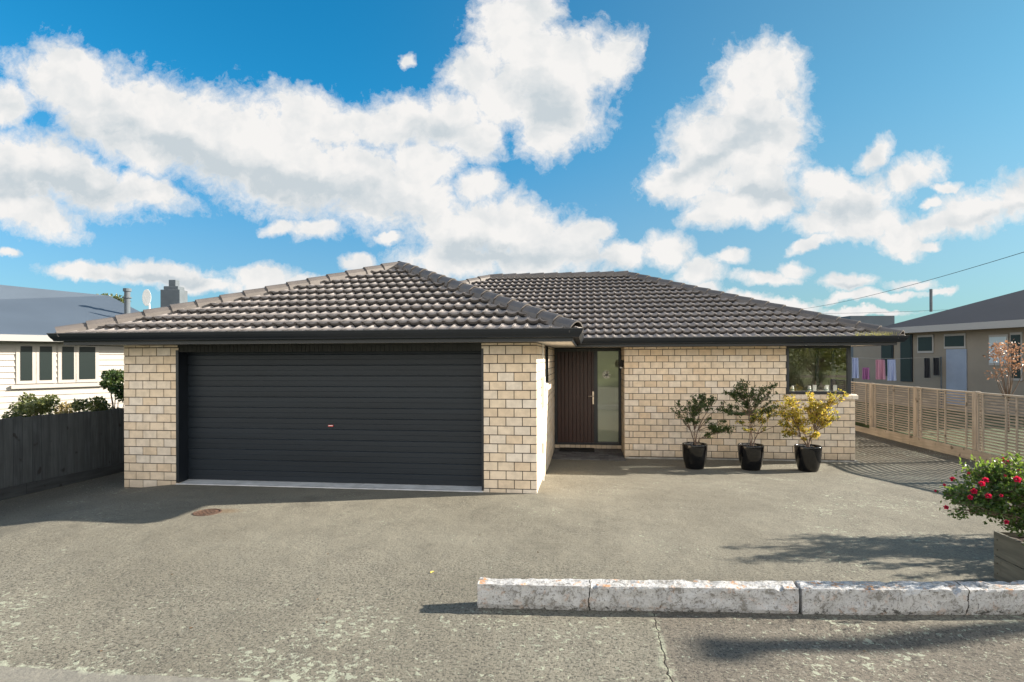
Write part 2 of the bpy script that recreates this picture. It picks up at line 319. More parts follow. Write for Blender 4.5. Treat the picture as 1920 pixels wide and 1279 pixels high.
def kerbmat():
    m=bpy.data.materials.new('worn whitewashed concrete'); m.use_nodes=True; t=NT(m.node_tree); p=t.n['Principled BSDF']
    co=t.new('ShaderNodeTexCoord').outputs['Object']; ge=t.new('ShaderNodeNewGeometry'); sn=t.new('ShaderNodeSeparateXYZ'); t.put(sn.inputs[0],ge.outputs['Normal'])
    sx=t.new('ShaderNodeSeparateXYZ'); t.put(sx.inputs[0],co)
    top=t.mr(sn.outputs[2],.5,.8)
    n1=t.noise(co,26,7,.78,.6); n2=t.noise(co,7,6,.7,.5); n3=t.noise(co,70,4,.7)
    white=t.mix(t.mr(n2,.35,.65),(.55,.55,.55),(.42,.42,.425))
    worn=t.mr(t.math('ADD',n1,t.math('MULTIPLY',n2,.35)),.68,.77)
    col=t.mix(t.math('MULTIPLY',worn,.85),white,(.20,.19,.17))
    st=t.mr(t.math('ADD',t.noise(co,13,7,.8,1.2),t.mr(sx.outputs[2],.09,.0,0,.10)),.62,.67)
    col=t.mix(t.math('MULTIPLY',st,t.math('SUBTRACT',.9,t.math('MULTIPLY',top,.75))),col,(.035,.035,.03))
    col=t.mix(t.mr(n3,.56,.66,0,.8),col,(.09,.085,.08))
    ol=t.math('MULTIPLY',t.mr(t.noise(co,9,5,.75),.56,.63),t.math('ADD',.22,t.math('MULTIPLY',top,.6)))
    col=t.mix(ol,col,(.50,.22,.06))
    for cxk,wk in((.03,.0035),(2.93,.003)):
        jx=t.math('ADD',sx.outputs[0],t.math('MULTIPLY',t.math('SUBTRACT',t.noise(co,9,5,.7),.5),.07))
        col=t.mix(t.mr(t.math('ABSOLUTE',t.math('SUBTRACT',jx,cxk)),wk+.003,wk),col,(.02,.018,.015))
    t.put(p.inputs['Base Color'],col); p.inputs['Roughness'].default_value=.9
    b=t.new('ShaderNodeBump'); b.inputs['Distance'].default_value=.012; t.put(b.inputs['Height'],t.math('ADD',n1,t.math('MULTIPLY',n3,.5))); t.put(p.inputs['Normal'],b.outputs[0])
    return m
M['kerb']=kerbmat()
def rustmat():
    m=mat('rusty iron',(.115,.062,.040),.8,var=.5,vs=18,vcol=(.5,.6,.7),bump=.004,bs=120); return m
M['rust']=rustmat()

# ------------------------------------------------------------------ mesh helper
class MB:
    def __init__(s): s.v=[]; s.f=[]
    def add(s,vs,fs):
        o=len(s.v); s.v+= [tuple(v) for v in vs]; s.f+=[tuple(i+o for i in f) for f in fs]
    def box(s,x0,x1,y0,y1,z0,z1,Mx=None):
        vs=[Vector((x,y,z)) for x in(x0,x1) for y in(y0,y1) for z in(z0,z1)]
        if Mx: vs=[Mx@v for v in vs]
        s.add(vs,[(0,1,3,2),(4,6,7,5),(0,4,5,1),(2,3,7,6),(0,2,6,4),(1,5,7,3)])
    def quad(s,*p): s.add(p,[tuple(range(len(p)))])
    def tube(s,pts,rad,n=8,cap=True):
        pts=[Vector(p) for p in pts]; rings=[]
        if not isinstance(rad,(list,tuple)): rad=[rad]*len(pts)
        prev=None
        for i,p in enumerate(pts):
            d=(pts[min(i+1,len(pts)-1)]-pts[max(i-1,0)]).normalized()
            a=Vector((0,0,1)) if abs(d.z)<.9 else Vector((1,0,0))
            if prev is not None: a=prev
            x=a.cross(d).normalized(); y=d.cross(x); prev=y
            rings.append([p+(x*math.cos(2*math.pi*k/n)+y*math.sin(2*math.pi*k/n))*rad[i] for k in range(n)])
        vs=[v for r in rings for v in r]; fs=[]
        for i in range(len(pts)-1):
            for k in range(n): fs.append((i*n+k,i*n+(k+1)%n,(i+1)*n+(k+1)%n,(i+1)*n+k))
        if cap: fs+=[tuple(range(n))[::-1],tuple(range((len(pts)-1)*n,len(pts)*n))]
        s.add(vs,fs)
    def lathe(s,prof,c=(0,0,0),n=40):
        vs=[];fs=[]
        for r,z in prof:
            for k in range(n): a=2*math.pi*k/n; vs.append((c[0]+r*math.cos(a),c[1]+r*math.sin(a),c[2]+z))
        for i in range(len(prof)-1):
            for k in range(n): fs.append((i*n+k,i*n+(k+1)%n,(i+1)*n+(k+1)%n,(i+1)*n+k))
        s.add(vs,fs)
    def leaf(s,p,d,up,L,wd):
        d=d.normalized(); x=d.cross(up)
        if x.length<1e-3: x=Vector((1,0,0))
        x.normalize(); nn=x.cross(d)
        s.add([p,p+d*L*.5+x*wd*.5+nn*wd*.12,p+d*L,p+d*L*.5-x*wd*.5+nn*wd*.12],[(0,1,2),(0,2,3)])
    def build(s,name,m,parent=None,smooth=False,bevel=0):
        me=bpy.data.meshes.new(name); me.from_pydata(s.v,[],s.f); me.validate(); me.update()
        o=bpy.data.objects.new(name,me); COL.objects.link(o); me.materials.append(m)
        if parent:
            o.parent=parent
            if parent.type=='EMPTY' : me.transform(Matrix.Translation(-parent.matrix_basis.translation)) if parent.parent is None else None
            elif root(parent).type=='EMPTY': me.transform(Matrix.Translation(-root(parent).matrix_basis.translation))
        if smooth: me.shade_smooth()
        if bevel:
            b=o.modifiers.new('bevel','BEVEL'); b.width=bevel; b.segments=2; b.limit_method='ANGLE'
        return o
def root(o):
    while o.parent: o=o.parent
    return o
def tag(o,label=None,cat=None,group=None,kind=None):
    for k,v in(('label',label),('category',cat),('group',group),('kind',kind)):
        if v:o[k]=v
    return o
def thing(name,label,cat,loc,group=None):
    o=bpy.data.objects.new(name,None); COL.objects.link(o); o.location=loc; o.empty_display_size=.2
    return tag(o,label,cat,group)
# all meshes are written in world metres; build() shifts them to the root empty's frame (roots carry translation only)

def sst(a,b,x):
    t=max(0,min(1,(x-a)/(b-a))); return t*t*(3-2*t)
def gz(x,y):
    z=-.13*sst(8.7,11.6,y)*sst(-3,-.6,x)
    z-=.085*sst(-6.4,-7.4,x) if x<-6.4 else 0
    z-=.05*sst(1.2,2.2,x)*sst(4.62,4.4,y)*sst(4.2,3,x)
    if y<14 and abs(x)<9: z+=.012*noise.noise(Vector((x*.7,y*.7,0)))*min(1,abs(y-8.4))
    return z

# ------------------------------------------------------------------ ground
g=MB()
xs=[-600,-150,-60,-30,-16]+[-12+.2*i for i in range(121)]+[16,30,60,150,600]
ys=[-600,-150,-60,-25,-10,-4,-1]+[.2*i for i in range(101)]+[24,30,40,60,150,600]
nx=len(xs)
g.add([(x,y,gz(x,y)) for y in ys for x in xs],[(j*nx+i,j*nx+i+1,(j+1)*nx+i+1,(j+1)*nx+i) for j in range(len(ys)-1) for i in range(nx-1)])
tag(g.build('ground',M['asphalt'],smooth=True),kind='structure')
g=MB(); g.box(-120,-8.95,-6,120,-.2,.01); tag(g.build('lawn',M['lawn']),kind='structure')
g=MB(); g.box(8.25,120,3,120,-.2,.012); tag(g.build('lawn',M['lawn']),kind='structure')
# grassy bank across the street, behind the viewer (seen only in reflections)
g=MB(); n=40
vs=[];fs=[]
for i in range(n+1):
    x=-60+3*i
    for j,(yy,zz) in enumerate(((-14,.02),(-17,.6),(-22,1.4),(-30,2.2),(-60,3.2))): vs.append((x,yy+.6*noise.noise(Vector((x*.3,j,0))),zz+(.4*noise.noise(Vector((x*.2,j,3))) if j else 0)))
for i in range(n):
    for j in range(4): fs.append((i*5+j,i*5+j+1,(i+1)*5+j+1,(i+1)*5+j))
g.add(vs,fs); M['bank']=mat('sunny bank grass',(.22,.25,.10),.9,var=.6,vs=.6,bump=.05,bs=10)
tag(g.build('hill',M['bank'],smooth=True),kind='structure')

# ------------------------------------------------------------------ house
H=thing('brick_house','cream brick bungalow with dark tiled hip roof and wide charcoal garage door','house',(0,0,0))
Y1,XL,XR=8.475,-7.434,-.71; Y2,XM0,XM1=12.415,.832,5.418; YD=13.5; OV=.69; ZG=2.407; ZS=2.229; PT=.3974
YB=22.0; XEL=XL-OV; XER=XR+OV; YEG=Y1-OV; YEM=Y2-OV; XEM=XM1-.021+OV; AM=5.125
CO,BLN=.13333,.247
def cut(iv,a,b):
    out=[]
    for x,y in iv:
        if b<=x or a>=y: out.append((x,y)); continue
        if a>x: out.append((x,a))
        if b<y: out.append((b,y))
    return out
def brick_wall(mb,mm,ax,fix,inw,a0,a1,z0,z1,L,j0,ops=(),e0=None,e1=None):
    """ax 'x': runs along X on plane Y=fix; inw = sign of the inward direction; e0/e1 = parity whose row stops .1 short"""
    k=math.floor((z0-L)/CO)
    def bx(mbb,a,b,d0,d1,zl,zh):
        lo,hi=sorted((fix+inw*d0,fix+inw*d1))
        if ax=='x': mbb.box(a,b,lo,hi,zl,zh)
        else: mbb.box(lo,hi,a,b,zl,zh)
    while L+k*CO<z1-.01:
        zl=max(L+k*CO+.0065,z0); zh=min(L+(k+1)*CO-.0065,z1); par=k%2; k+=1
        if zh-zl<.012: continue
        s0=a0+(.1 if e0==par else 0); s1=a1-(.1 if e1==par else 0)
        iv=[(s0,s1)]; zc=(zl+zh)/2
        for (oa,ob,oz0,oz1) in ops:
            if oz0<zc<oz1: iv=cut(iv,oa,ob)
        for A,B in iv:
            j=j0+par*BLN/2; n=math.floor((A-j)/BLN)
            st=None
            while j+n*BLN<B:
                p=max(A,j+n*BLN+.006 if j+n*BLN>A-.004 else A); q=min(B,j+(n+1)*BLN-.006); n+=1
                if st is not None: p=st; st=None
                if q-p<.055 and q<B-.01: st=p; continue
                if q-p<.018: continue
                dd=random.uniform(-.0015,.0015)
                bx(mb,p,q,dd,.088,zl,zh)
    cols=sorted({a0+.006,a1-.006,*[min(max(v,a0+.006),a1-.006) for o in ops for v in o[:2]]})
    for c0,c1 in zip(cols,cols[1:]):
        zz=[(z0-.1,z1)]
        for (oa,ob,oz0,oz1) in ops:
            if oa<(c0+c1)/2<ob: zz=cut(zz,oz0,oz1)
        for p,q in zz: bx(mm,c0,c1,.008,.085,p,q)
GL=2.191-CO*20; MLn=2.045-CO*20
def wallpart(args_list,label=None):
    for a in args_list:
        b,m_=MB(),MB(); brick_wall(b,m_,*a); o=b.build('wall',M['brick'],H); m_.build('mortar',M['mortar'],o)
DX0,DX1=-6.47,-1.535
# garage front (two piers) + reveals
wallpart([('x',Y1,1,XL,DX0,-.12,ZS,GL,XR-.09-BLN*40,[],None,None),('x',Y1,1,DX1,XR,-.12,ZS,GL,XR-.09-BLN*40,[],None,0),
          ('y',XR,-1,Y1,YD,-.16,ZS,GL,Y1+.09,[(10.3,11.33,1.5,3)],1,None)])
wallpart([('y',DX0,-1,Y1+.092,Y1+.24,-.05,2.15,GL,Y1+.09)])
# main front
wallpart([('x',Y2,1,XM0,XM1,-.088,ZS,MLn,XM1-.09-BLN*40,[(4.10,XM1+.1,1.2,3)],1,0),
          ('y',XM0,1,Y2,YD+.1,-.13,ZS,MLn,Y2+.09,[],0,None),
          ('y',XM1,-1,Y2,YB-OV,-.088,ZS,MLn,Y2+.09,[(Y2-.1,14.1,1.2,3)],1,None)])
# hidden sides
for q in((XL,XL+.09,Y1+.1,YB-OV-.091,-.2,ZS),(XL,XM1,YB-OV-.09,YB-OV,-.2,ZS)):
    b=MB(); b.box(*q); b.build('wall',M['brick'],H)
# footing ledge under the main wall
b=MB(); 
for i in range(12):
    x0=XM0+.02+i*.385; b.box(x0,x0+.383,Y2-.006-random.uniform(0,.01),Y2+.1,-.2,-.094-random.uniform(0,.008))
b.build('footing',M['concrete'],H,bevel=.004)
# recess door step: rowlock bricks under the frame
b=MB(); x=XR+.004
while x<XM0-.02:
    b.box(x,min(x+.112,XM0-.004),YD-.028,YD+.08,-.098,-.022); x+=.12
b.build('door_step',M['brick'],H,bevel=.003)

# --- roof -------------------------------------------------------
GA,TW=.375,.1745
PROF=[]
for i in range(9):
    t=i/8; PROF.append((t*.78,-.017*math.sin(math.pi*t)**.6 if 0<t<1 else 0))
PROF+=[(.79,.008),(.80,.012),(.85,.012),(.86,.008),(.88,-.006),(.90,.008),(.91,.012),(.96,.012),(.97,.006)]
roofbm=bmesh.new()
def tile_face(O,U,Vh,ulen,vh,clips,zb,PT=PT):
    """O eave origin in plan, U along eave, Vh inward horizontal; vh horizontal run; clips=[(point,normal)] keep side of normal"""
    bm=bmesh.new(); cs=math.sqrt(1+PT*PT); V=(Vh+Vector((0,0,PT)))/cs; N=U.cross(V)
    if N.z<0:N=-N
    nc=int(vh*cs/GA)+2; nt=int(ulen/TW)+2
    base=Vector((O[0],O[1],zb))+Vh*.055
    for c in range(nc):
        sh=(c%1)*0
        for side in(0,):
            lo=[];hi=[];fr=[]
            vj=c*GA
            for k in range(nt):
                jit=random.uniform(-.003,.003)
                for (pu,ph) in PROF:
                    u=(k+pu)*TW; hlo=.062+ph+jit; hhi=.002+ph*.9+jit
                    lo.append(bm.verts.new(base+U*u+V*(vj-.03)+N*hlo)); hi.append(bm.verts.new(base+U*u+V*(vj+GA)+N*hhi))
                    fr.append(bm.verts.new(base+U*u+V*(vj+.02)+N*(hlo-.058)))
            for i in range(len(lo)-1):
                f=bm.faces.new((lo[i],lo[i+1],hi[i+1],hi[i])); f.smooth=True
                bm.faces.new((fr[i],fr[i+1],lo[i+1],lo[i]))
    for p,n_ in clips:
        gm=bm.verts[:]+bm.edges[:]+bm.faces[:]
        bmesh.ops.bisect_plane(bm,geom=gm,plane_co=Vector((p[0],p[1],0)),plane_no=Vector((n_[0],n_[1],0)),clear_inner=True,clear_outer=False)
    bmesh.ops.recalc_face_normals(bm,faces=bm.faces[:])
    me=bpy.data.meshes.new('tmp'); bm.to_mesh(me); bm.free(); roofbm.from_mesh(me); bpy.data.meshes.remove(me)
ZB=ZG-.050
HG=(XER-XEL)/2; Xc=(XEL+XER)/2+.17; HL=Xc-XEL; HR=XER-Xc
PL_=PT*HG/HL; PR_=PT*HG/HR; XRi=XEL+AM*HL/HG; XRr=XEM-AM+.25; PRM=PT*AM/(XEM-XRr)
YA,YV,YR=YEG+HG,YEM+HG,YEM+AM
def ln(a,b,ref):
    n=Vector((b[1]-a[1],a[0]-b[0])).normalized()
    if n.dot(Vector((ref[0]-a[0],ref[1]-a[1])))<0:n=-n
    return (a,(n.x,n.y))
FG=(Xc,YEG+.3); FM=(2,YEM+.3); FL=(XEL+.3,14); FRr=(XEM-.3,16)
hA=((XEL,YEG),(Xc,YA)); hB=((XER,YEG),(Xc,YA)); hM=((Xc,YV),(XRi,YR)); hR=((XEM,YEM),(XRr,YR))
tile_face((XEL,YEG),Vector((1,0,0)),Vector((0,1,0)),XER-XEL,HG,[ln(*hA,FG),ln(*hB,FG)],ZB)
vr=((XER,YEM),(XER-HR,YV))
tile_face((XER,YEG),Vector((0,1,0)),Vector((-1,0,0)),9.5,HR,[ln(*hB,(XER-.2,YEG+2)),ln((Xc,0),(Xc,9),(Xc+1,0)),ln(*vr,(XER-.5,YEM-.5))],ZB,PR_)
tile_face((XEL,YEG),Vector((0,1,0)),Vector((1,0,0)),YV-YEG,HL,[ln(*hA,FL),ln((0,YV),(1,YV),(0,0)),ln((Xc,0),(Xc,9),(Xc-1,0))],ZB,PL_)
tile_face((XEL,YV),Vector((0,1,0)),Vector((1,0,0)),YB-YV,XRi-XEL,[ln(*hM,(XEL,20)),ln((XEL,YB),(XRi,YB-AM),(XEL,18)),ln((0,YV),(1,YV),(0,99)),ln((XRi,0),(XRi,1),(XEL,0))],ZB,PL_)
tile_face((XEL,YEM),Vector((1,0,0)),Vector((0,1,0)),XEM-XEL,AM,[ln(*hM,(4,YR-1)),ln(*hR,FM),ln(*vr,(4,YEM+1)),ln((0,YR),(1,YR),(0,0))],ZB)
tile_face((XEM,YEM),Vector((0,1,0)),Vector((-1,0,0)),YB-YEM,XEM-XRr,[ln(*hR,FRr),ln((XEM,YB),(XRr,YB-AM),FRr),ln((XRr,0),(XRr,1),(XEM,0))],ZB,PRM)
tile_face((XEL,YB),Vector((1,0,0)),Vector((0,-1,0)),XEM-XEL,AM,[ln((XEL,YB),(XRi,YB-AM),(0,YB-.3)),ln((XEM,YB),(XRr,YB-AM),(0,YB-.3)),ln((0,YB-AM),(1,YB-AM),(0,99))],ZB)
# left plane must stop at the garage ridge where the garage roof ends and main hip begins
me=bpy.data.meshes.new('roof'); roofbm.to_mesh(me); roofbm.free(); me.materials.append(M['tile'])
ROOF=bpy.data.objects.new('roof',me); COL.objects.link(ROOF); ROOF.parent=H
# underlay closing the roof below the tiles
b=MB()
def zr(d): return ZB+PT*d-.012
za,zm=ZB+PT*HG-.012,ZB+PT*AM-.012
b.quad((XEL+.04,YEG+.04,zr(0)),(XER-.04,YEG+.04,zr(0)),(Xc,YA,za))
b.quad((XER-.04,YEG+.04,zr(0)),(XER-.04,YEM,zr(0)),(Xc,YV,za),(Xc,YA,za))
b.quad((XEL+.04,YEG+.04,zr(0)),(Xc,YA,za),(Xc,YV,za),(XRi,YR,zm),(XRi,YB-AM,zm),(XEL+.04,YB,zr(0)))
b.quad((XER-.04,YEM+.04,zr(0)),(XEM-.04,YEM+.04,zr(0)),(XRr,YR,zm),(XRi,YR,zm),(Xc,YV,za))
b.quad((XEM-.04,YEM+.04,zr(0)),(XEM-.04,YB,zr(0)),(XRr,YB-AM,zm),(XRr,YR,zm))
b.build('underlay',M['trim'],ROOF)
def caps(p,q,pieces=None):
    """overlapping angular ridge tiles from p (low) to q (high)"""
    b=MB(); p=Vector(p);q=Vector(q); D=q-p; n=max(1,round(D.length/.39)); d=D/n; dn=D.normalized()
    x=Vector((0,0,1)).cross(dn).normalized(); up=dn.cross(x)
    sec=[(-.116,-.115),(-.105,-.036),(-.055,.016),(-.02,.034),(.02,.034),(.055,.016),(.105,-.036),(.116,-.115)]
    for i in range(n):
        a=p+d*i-dn*.03; c=p+d*(i+1)
        lo=[a+x*(s*1.10)+up*(t*1.08+.020) for s,t in sec]; hi=[c+x*s*.96+up*(t-.004) for s,t in sec]
        k=len(sec); fs=[(j,j+1,k+j+1,k+j) for j in range(k-1)]
        inn=[a+x*(s*.98)+up*(t*1.0+.004) for s,t in sec]
        fs+=[(j+1,j,2*k+j,2*k+j+1) for j in range(k-1)]
        b.add(lo+hi+inn,fs)
    return b.build('ridge_cap',M['cap'],ROOF)
zc=lambda d:ZB+PT*d+.062
caps((XEL+.10,YEG+.10,zc(.10)),(Xc,YA,zc(HG)+.01))
caps((XER-.10,YEG+.10,zc(.10)),(Xc,YA,zc(HG)+.01))
caps((Xc,YV,zc(HG)+.01),(Xc,YA-.05,zc(HG)+.01))
caps((Xc,YV,zc(HG)+.01),(XRi,YR,zc(AM)))
caps((XRr,YR,zc(AM)),(XRi-.05,YR,zc(AM)))
caps((XEM-.10,YEM+.10,zc(.10)),(XRr,YR,zc(AM)))
caps((XEM-.10,YB-.10,zc(.10)),(XRr,YB-AM,zc(AM)))
caps((XEL+.10,YB-.10,zc(.10)),(XRi,YB-AM,zc(AM)))
caps((XRr,YB-AM,zc(AM)),(XRr,YR,zc(AM)))
# --- gutters, fascia, soffit -------------------------------------
PATH=[(XEL,YB),(XEL,YEG),(XER,YEG),(XER,YEM),(XEM,YEM),(XEM,YB),(XEL,YB)]
def sweep(path,prof,name,m,close=True):
    """prof: (inward distance, z) list"""
    P=[Vector((x,y,0)) for x,y in path[:-1]]; n=len(P); ins=[]
    for i in range(n):
        a=(P[i]-P[i-1]).normalized(); c=(P[(i+1)%n]-P[i]).normalized()
        na=Vector((-a.y,a.x,0)); nc_=Vector((-c.y,c.x,0))     # left normal = inward for this counter-clockwise path
        ins.append(na+nc_)
    b=MB(); k=len(prof); vs=[]
    for i in range(n):
        for d,z in prof: vs.append(P[i]+ins[i]*d+Vector((0,0,z)))
    fs=[]
    for i in range(n):
        j=(i+1)%n
        for m_ in range(k-1): fs.append((i*k+m_,i*k+m_+1,j*k+m_+1,j*k+m_))
    b.add(vs,fs); return b.build(name,m,H)
gp=[(.012,ZG-.012),(.012,ZG),(0,ZG),(0,ZG-.012),(.006,ZG-.018),(.014,ZG-.045),(.032,ZG-.078),(.05,ZG-.1),(.056,ZG-.118),(.066,ZG-.122),(.135,ZG-.122),(.135,ZG-.03),(.018,ZG-.035)]
GUT=sweep(PATH,gp,'gutter',M['trim'])
fp=[(.14,ZG-.02),(.14,ZG-.112),(.146,ZG-.118),(.146,ZS),(.165,ZS),(.165,ZG-.02)]
sweep(PATH,fp,'fascia',M['trim'])
b=MB()
b.quad((XEL+.15,YEG+.15,ZS+.012),(XER-.15,YEG+.15,ZS+.012),(XER-.15,YEM+.5,ZS+.012),(XEL+.15,YEM+.5,ZS+.012))
b.quad((XER-.151,YEM+.15,ZS+.0125),(XEM-.15,YEM+.15,ZS+.0125),(XEM-.15,YB,ZS+.0125),(XER-.151,YB,ZS+.0125))
b.quad((XEL+.15,YEM+.501,ZS+.012),(XER-.151,YEM+.501,ZS+.012),(XER-.151,YB,ZS+.012),(XEL+.15,YB,ZS+.012))
b.build('soffit',M['soffit'],H)
# --- garage door --------------------------------------------------
YG=Y1+.225
b=MB(); z=.03; pts=[]
PIT=.1705
while z<2.16:
    for dz,dy in((0,.012),(.007,.012),(.011,.001),(.020,.0015),(.024,0),(.086,-.001),(.089,.0015),(.092,0),(.158,0),(.164,.004)):
        pts.append((min(z+dz,2.16),dy))
    z+=PIT
for (z0,d0),(z1,d1) in zip(pts,pts[1:]):
    if z1>z0: b.quad((DX0+.0,YG+d0,z0),(DX1,YG+d0,z0),(DX1,YG+d1,z1),(DX0+.0,YG+d1,z1))
GD=b.build('garage_door',M['door_metal'],H)
b=MB(); b.box(-4.05,-3.965,YG-.012,YG-.003,.925,.952); hp=b.build('name_plate',M['red'],GD,bevel=.002)
b=MB(); b.box(-4.043,-3.972,YG-.015,YG-.0125,.937,.947); b.build('name_plate_strip',M['white'],GD)
for x0_,x1_ in((DX0-.045,DX0+.003),(DX1-.003,DX1+.03)):
    b=MB(); b.box(x0_,x1_,Y1-.004,YG+.03,.02,2.15); b.build('door_jamb',M['trim'],H,bevel=.003)
b=MB(); x=DX0-.045
while x<DX1+.02: b.box(x,min(x+.066,DX1+.03),Y1+.004,Y1+.10,2.118,2.235); x+=.071
lt=b.build('lintel',M['lintel'],H)
b=MB(); b.box(DX0-.05,DX1+.035,Y1+.012,Y1+.215,2.125,2.24); b.build('lintel_backing',M['trim'],lt)
b=MB(); b.add([(DX0-.045,Y1-.01,.012),(DX1+.02,Y1-.01,.012),(DX1,YG+.05,.034),(DX0,YG+.05,.034),(DX0-.045,Y1-.01,-.08),(DX1+.02,Y1-.01,-.08)],[(0,1,2,3),(4,5,1,0)])
b.build('door_sill',M['sillpaint'],H)
# --- front door ---------------------------------------------------
FX0,FX1,FZ0,FZ1=-.706,.829,-.02,2.225
b=MB(); yf0,yf1=YD-.01,YD+.07
b.box(FX0,FX0+.06,yf0,yf1,FZ0,FZ1); b.box(FX1-.058,FX1,yf0,yf1,FZ0,FZ1); b.box(.205,.285,yf0,yf1,FZ0+.052,FZ1-.072)
b.box(FX0+.06,FX1-.058,yf0+.001,yf1,FZ1-.07,FZ1); b.box(FX0+.06,FX1-.058,yf0+.001,yf1,FZ0,FZ0+.05)
FR=b.build('front_door',M['frame'],H,bevel=.003)
b=MB(); x=-.645; wv=.088
prof=[]
while x<.20:
    prof+=[(x,.014),(x+.005,.0),(x+wv-.005,.0),(x+wv,.014)]; x+=wv
prof=[(px,py) for px,py in prof if px<.204]+[(.204,0)]
for (a,c),(d,e) in zip(prof,prof[1:]):
    b.quad((a,YD+.012+c,.032),(d,YD+.012+e,.032),(d,YD+.012+e,2.153),(a,YD+.012+c,2.153))
b.build('door_leaf',M['maroon'],FR)
b=MB(); b.box(.168,.206,YD-.006,YD+.008,.926,1.223); b.tube([(.19,YD-.004,1.115),(.19,YD-.05,1.115),(.178,YD-.058,1.115),(.065,YD-.058,1.112)],.011,8)
b.tube([(.187,YD-.014,1.02),(.187,YD-.004,1.02)],.012,12)
b.build('handle',M['silver'],FR,smooth=False,bevel=.002)
b=MB(); b.quad((.285,YD+.02,FZ0+.05),(.772,YD+.02,FZ0+.05),(.772,YD+.02,FZ1-.07),(.285,YD+.02,FZ1-.07)); b.build('pane',M['sideglass'],FR)
b=MB(); z=.05
while z<2.15:
    b.add([(.292,YD+.05,z+.004),(.762,YD+.05,z+.004),(.762,YD+.062,z+.024),(.292,YD+.062,z+.024)],[(0,1,2,3)]); z+=.024
for x in(.33,.70): b.box(x,x+.006,YD+.044,YD+.047,.04,2.15)
b.build('blind',M['blind'],FR)
# round white emblem on the glass
b=MB(); ex,ez_,er=.50,1.612,.088; yy=YD+.0165
def stroke(pts,wd):
    for (a,c),(d,e) in zip(pts,pts[1:]):
        dx,dz=d-a,e-c; L=math.hypot(dx,dz) or 1; nx_,nz_=-dz/L*wd*.85,dx/L*wd*.85
        b.quad((ex+a+nx_,yy,ez_+c+nz_),(ex+d+nx_,yy,ez_+e+nz_),(ex+d-nx_,yy,ez_+e-nz_),(ex+a-nx_,yy,ez_+c-nz_))
stroke([(er*math.cos(R(a)),er*math.sin(R(a))) for a in range(115,250,9)],.008)
stroke([(-er,0),(er*1.05,0)],.009)
for a,l in((55,1),(-50,1),(128,.9),(235,.85),(75,.7),(-80,.75)):
    stroke([(0,0),(er*l*math.cos(R(a)),er*l*math.sin(R(a)))],.018 if l==1 else .013)
for a in(60,-55,105,-100): stroke([(er*math.cos(R(a+k)),er*math.sin(R(a+k))) for k in(-14,0,14)],.008)
stroke([(-.035,.03),(-.02,-.035),(-.002,.01),(.012,-.035),(.028,.03)],.007)
M['decal']=mat('white decal',(.9,.9,.88),.5); b.build('emblem',M['decal'],FR)
# dark backing room behind the front door
b=MB(); b.box(XR-.09,XM0+.09,YD+.09,YD+.12,-.2,ZS); b.build('backing_wall',M['roomdark'],H)
# --- small window in the garage side wall -------------------------
def ybox(b,x0,x1,y0,y1,z0,z1): b.box(x0,x1,y0,y1,z0,z1)
b=MB(); xw=XR-.05
b.box(xw-.03,xw+.02,10.302,10.35,1.502,2.22);b.box(xw-.03,xw+.02,11.28,11.328,1.502,2.22);b.box(xw-.03,xw+.021,10.35,11.28,1.502,1.55);b.box(xw-.03,xw+.021,10.35,11.28,2.17,2.22)
SW=b.build('window',M['frame'],H)
b=MB(); b.quad((xw,10.35,1.55),(xw,11.28,1.55),(xw,11.28,2.17),(xw,10.35,2.17)); b.build('pane',M['farglass'],SW)
b=MB(); y=10.2
while y<11.4: b.box(XR-.085,XR+.055,y,min(y+.112,11.42),1.425,1.497); y+=.12
b.build('sill',M['brick'],SW,bevel=.004)
b=MB(); b.box(XR-.12,XR-.1,10.2,11.4,1.4,2.3); b.build('backing_wall',M['roomdark'],H)
# meter box, conduit
b=MB(); b.box(XR+.002,XR+.055,9.42,9.56,1.20,1.70); mb_=b.build('meter_box',M['white'],H,bevel=.01)
b=MB(); b.lathe([(.0,.03),(.035,.03),(.045,.02),(.045,0)],(0,0,0),20)
b.v=[(XR+.055+v[2],9.49+v[0],1.52+v[1]*1.6) for v in b.v]; b.build('meter_dial',M['white'],mb_,smooth=True)
b=MB(); b.tube([(XR+.022,9.5,1.20),(XR+.022,9.5,-.03)],.012,8); b.tube([(XR+.022,9.5,1.70),(XR+.022,9.5,ZS)],.010,8); b.box(XR+.004,XR+.045,9.46,9.54,.44,.60)
b.build('conduit',M['white'],H,smooth=False)
# wall lamp on the recess return
b=MB(); b.lathe([(.0,.0),(.035,0),(.04,.03),(.042,.10),(.03,.16),(.0,.17)],(XM0-.05,12.62,1.79),20); b.box(XM0-.03,XM0-.001,12.59,12.65,1.81,1.95)
WLm=b.build('wall_lamp',M['black'],H,smooth=True)
b=MB(); b.lathe([(0,-.012),(.026,-.01),(.034,.0),(.034,.02)],(XM0-.052,12.617,1.785),16); b.build('lamp_lens',M['white'],WLm,smooth=True)
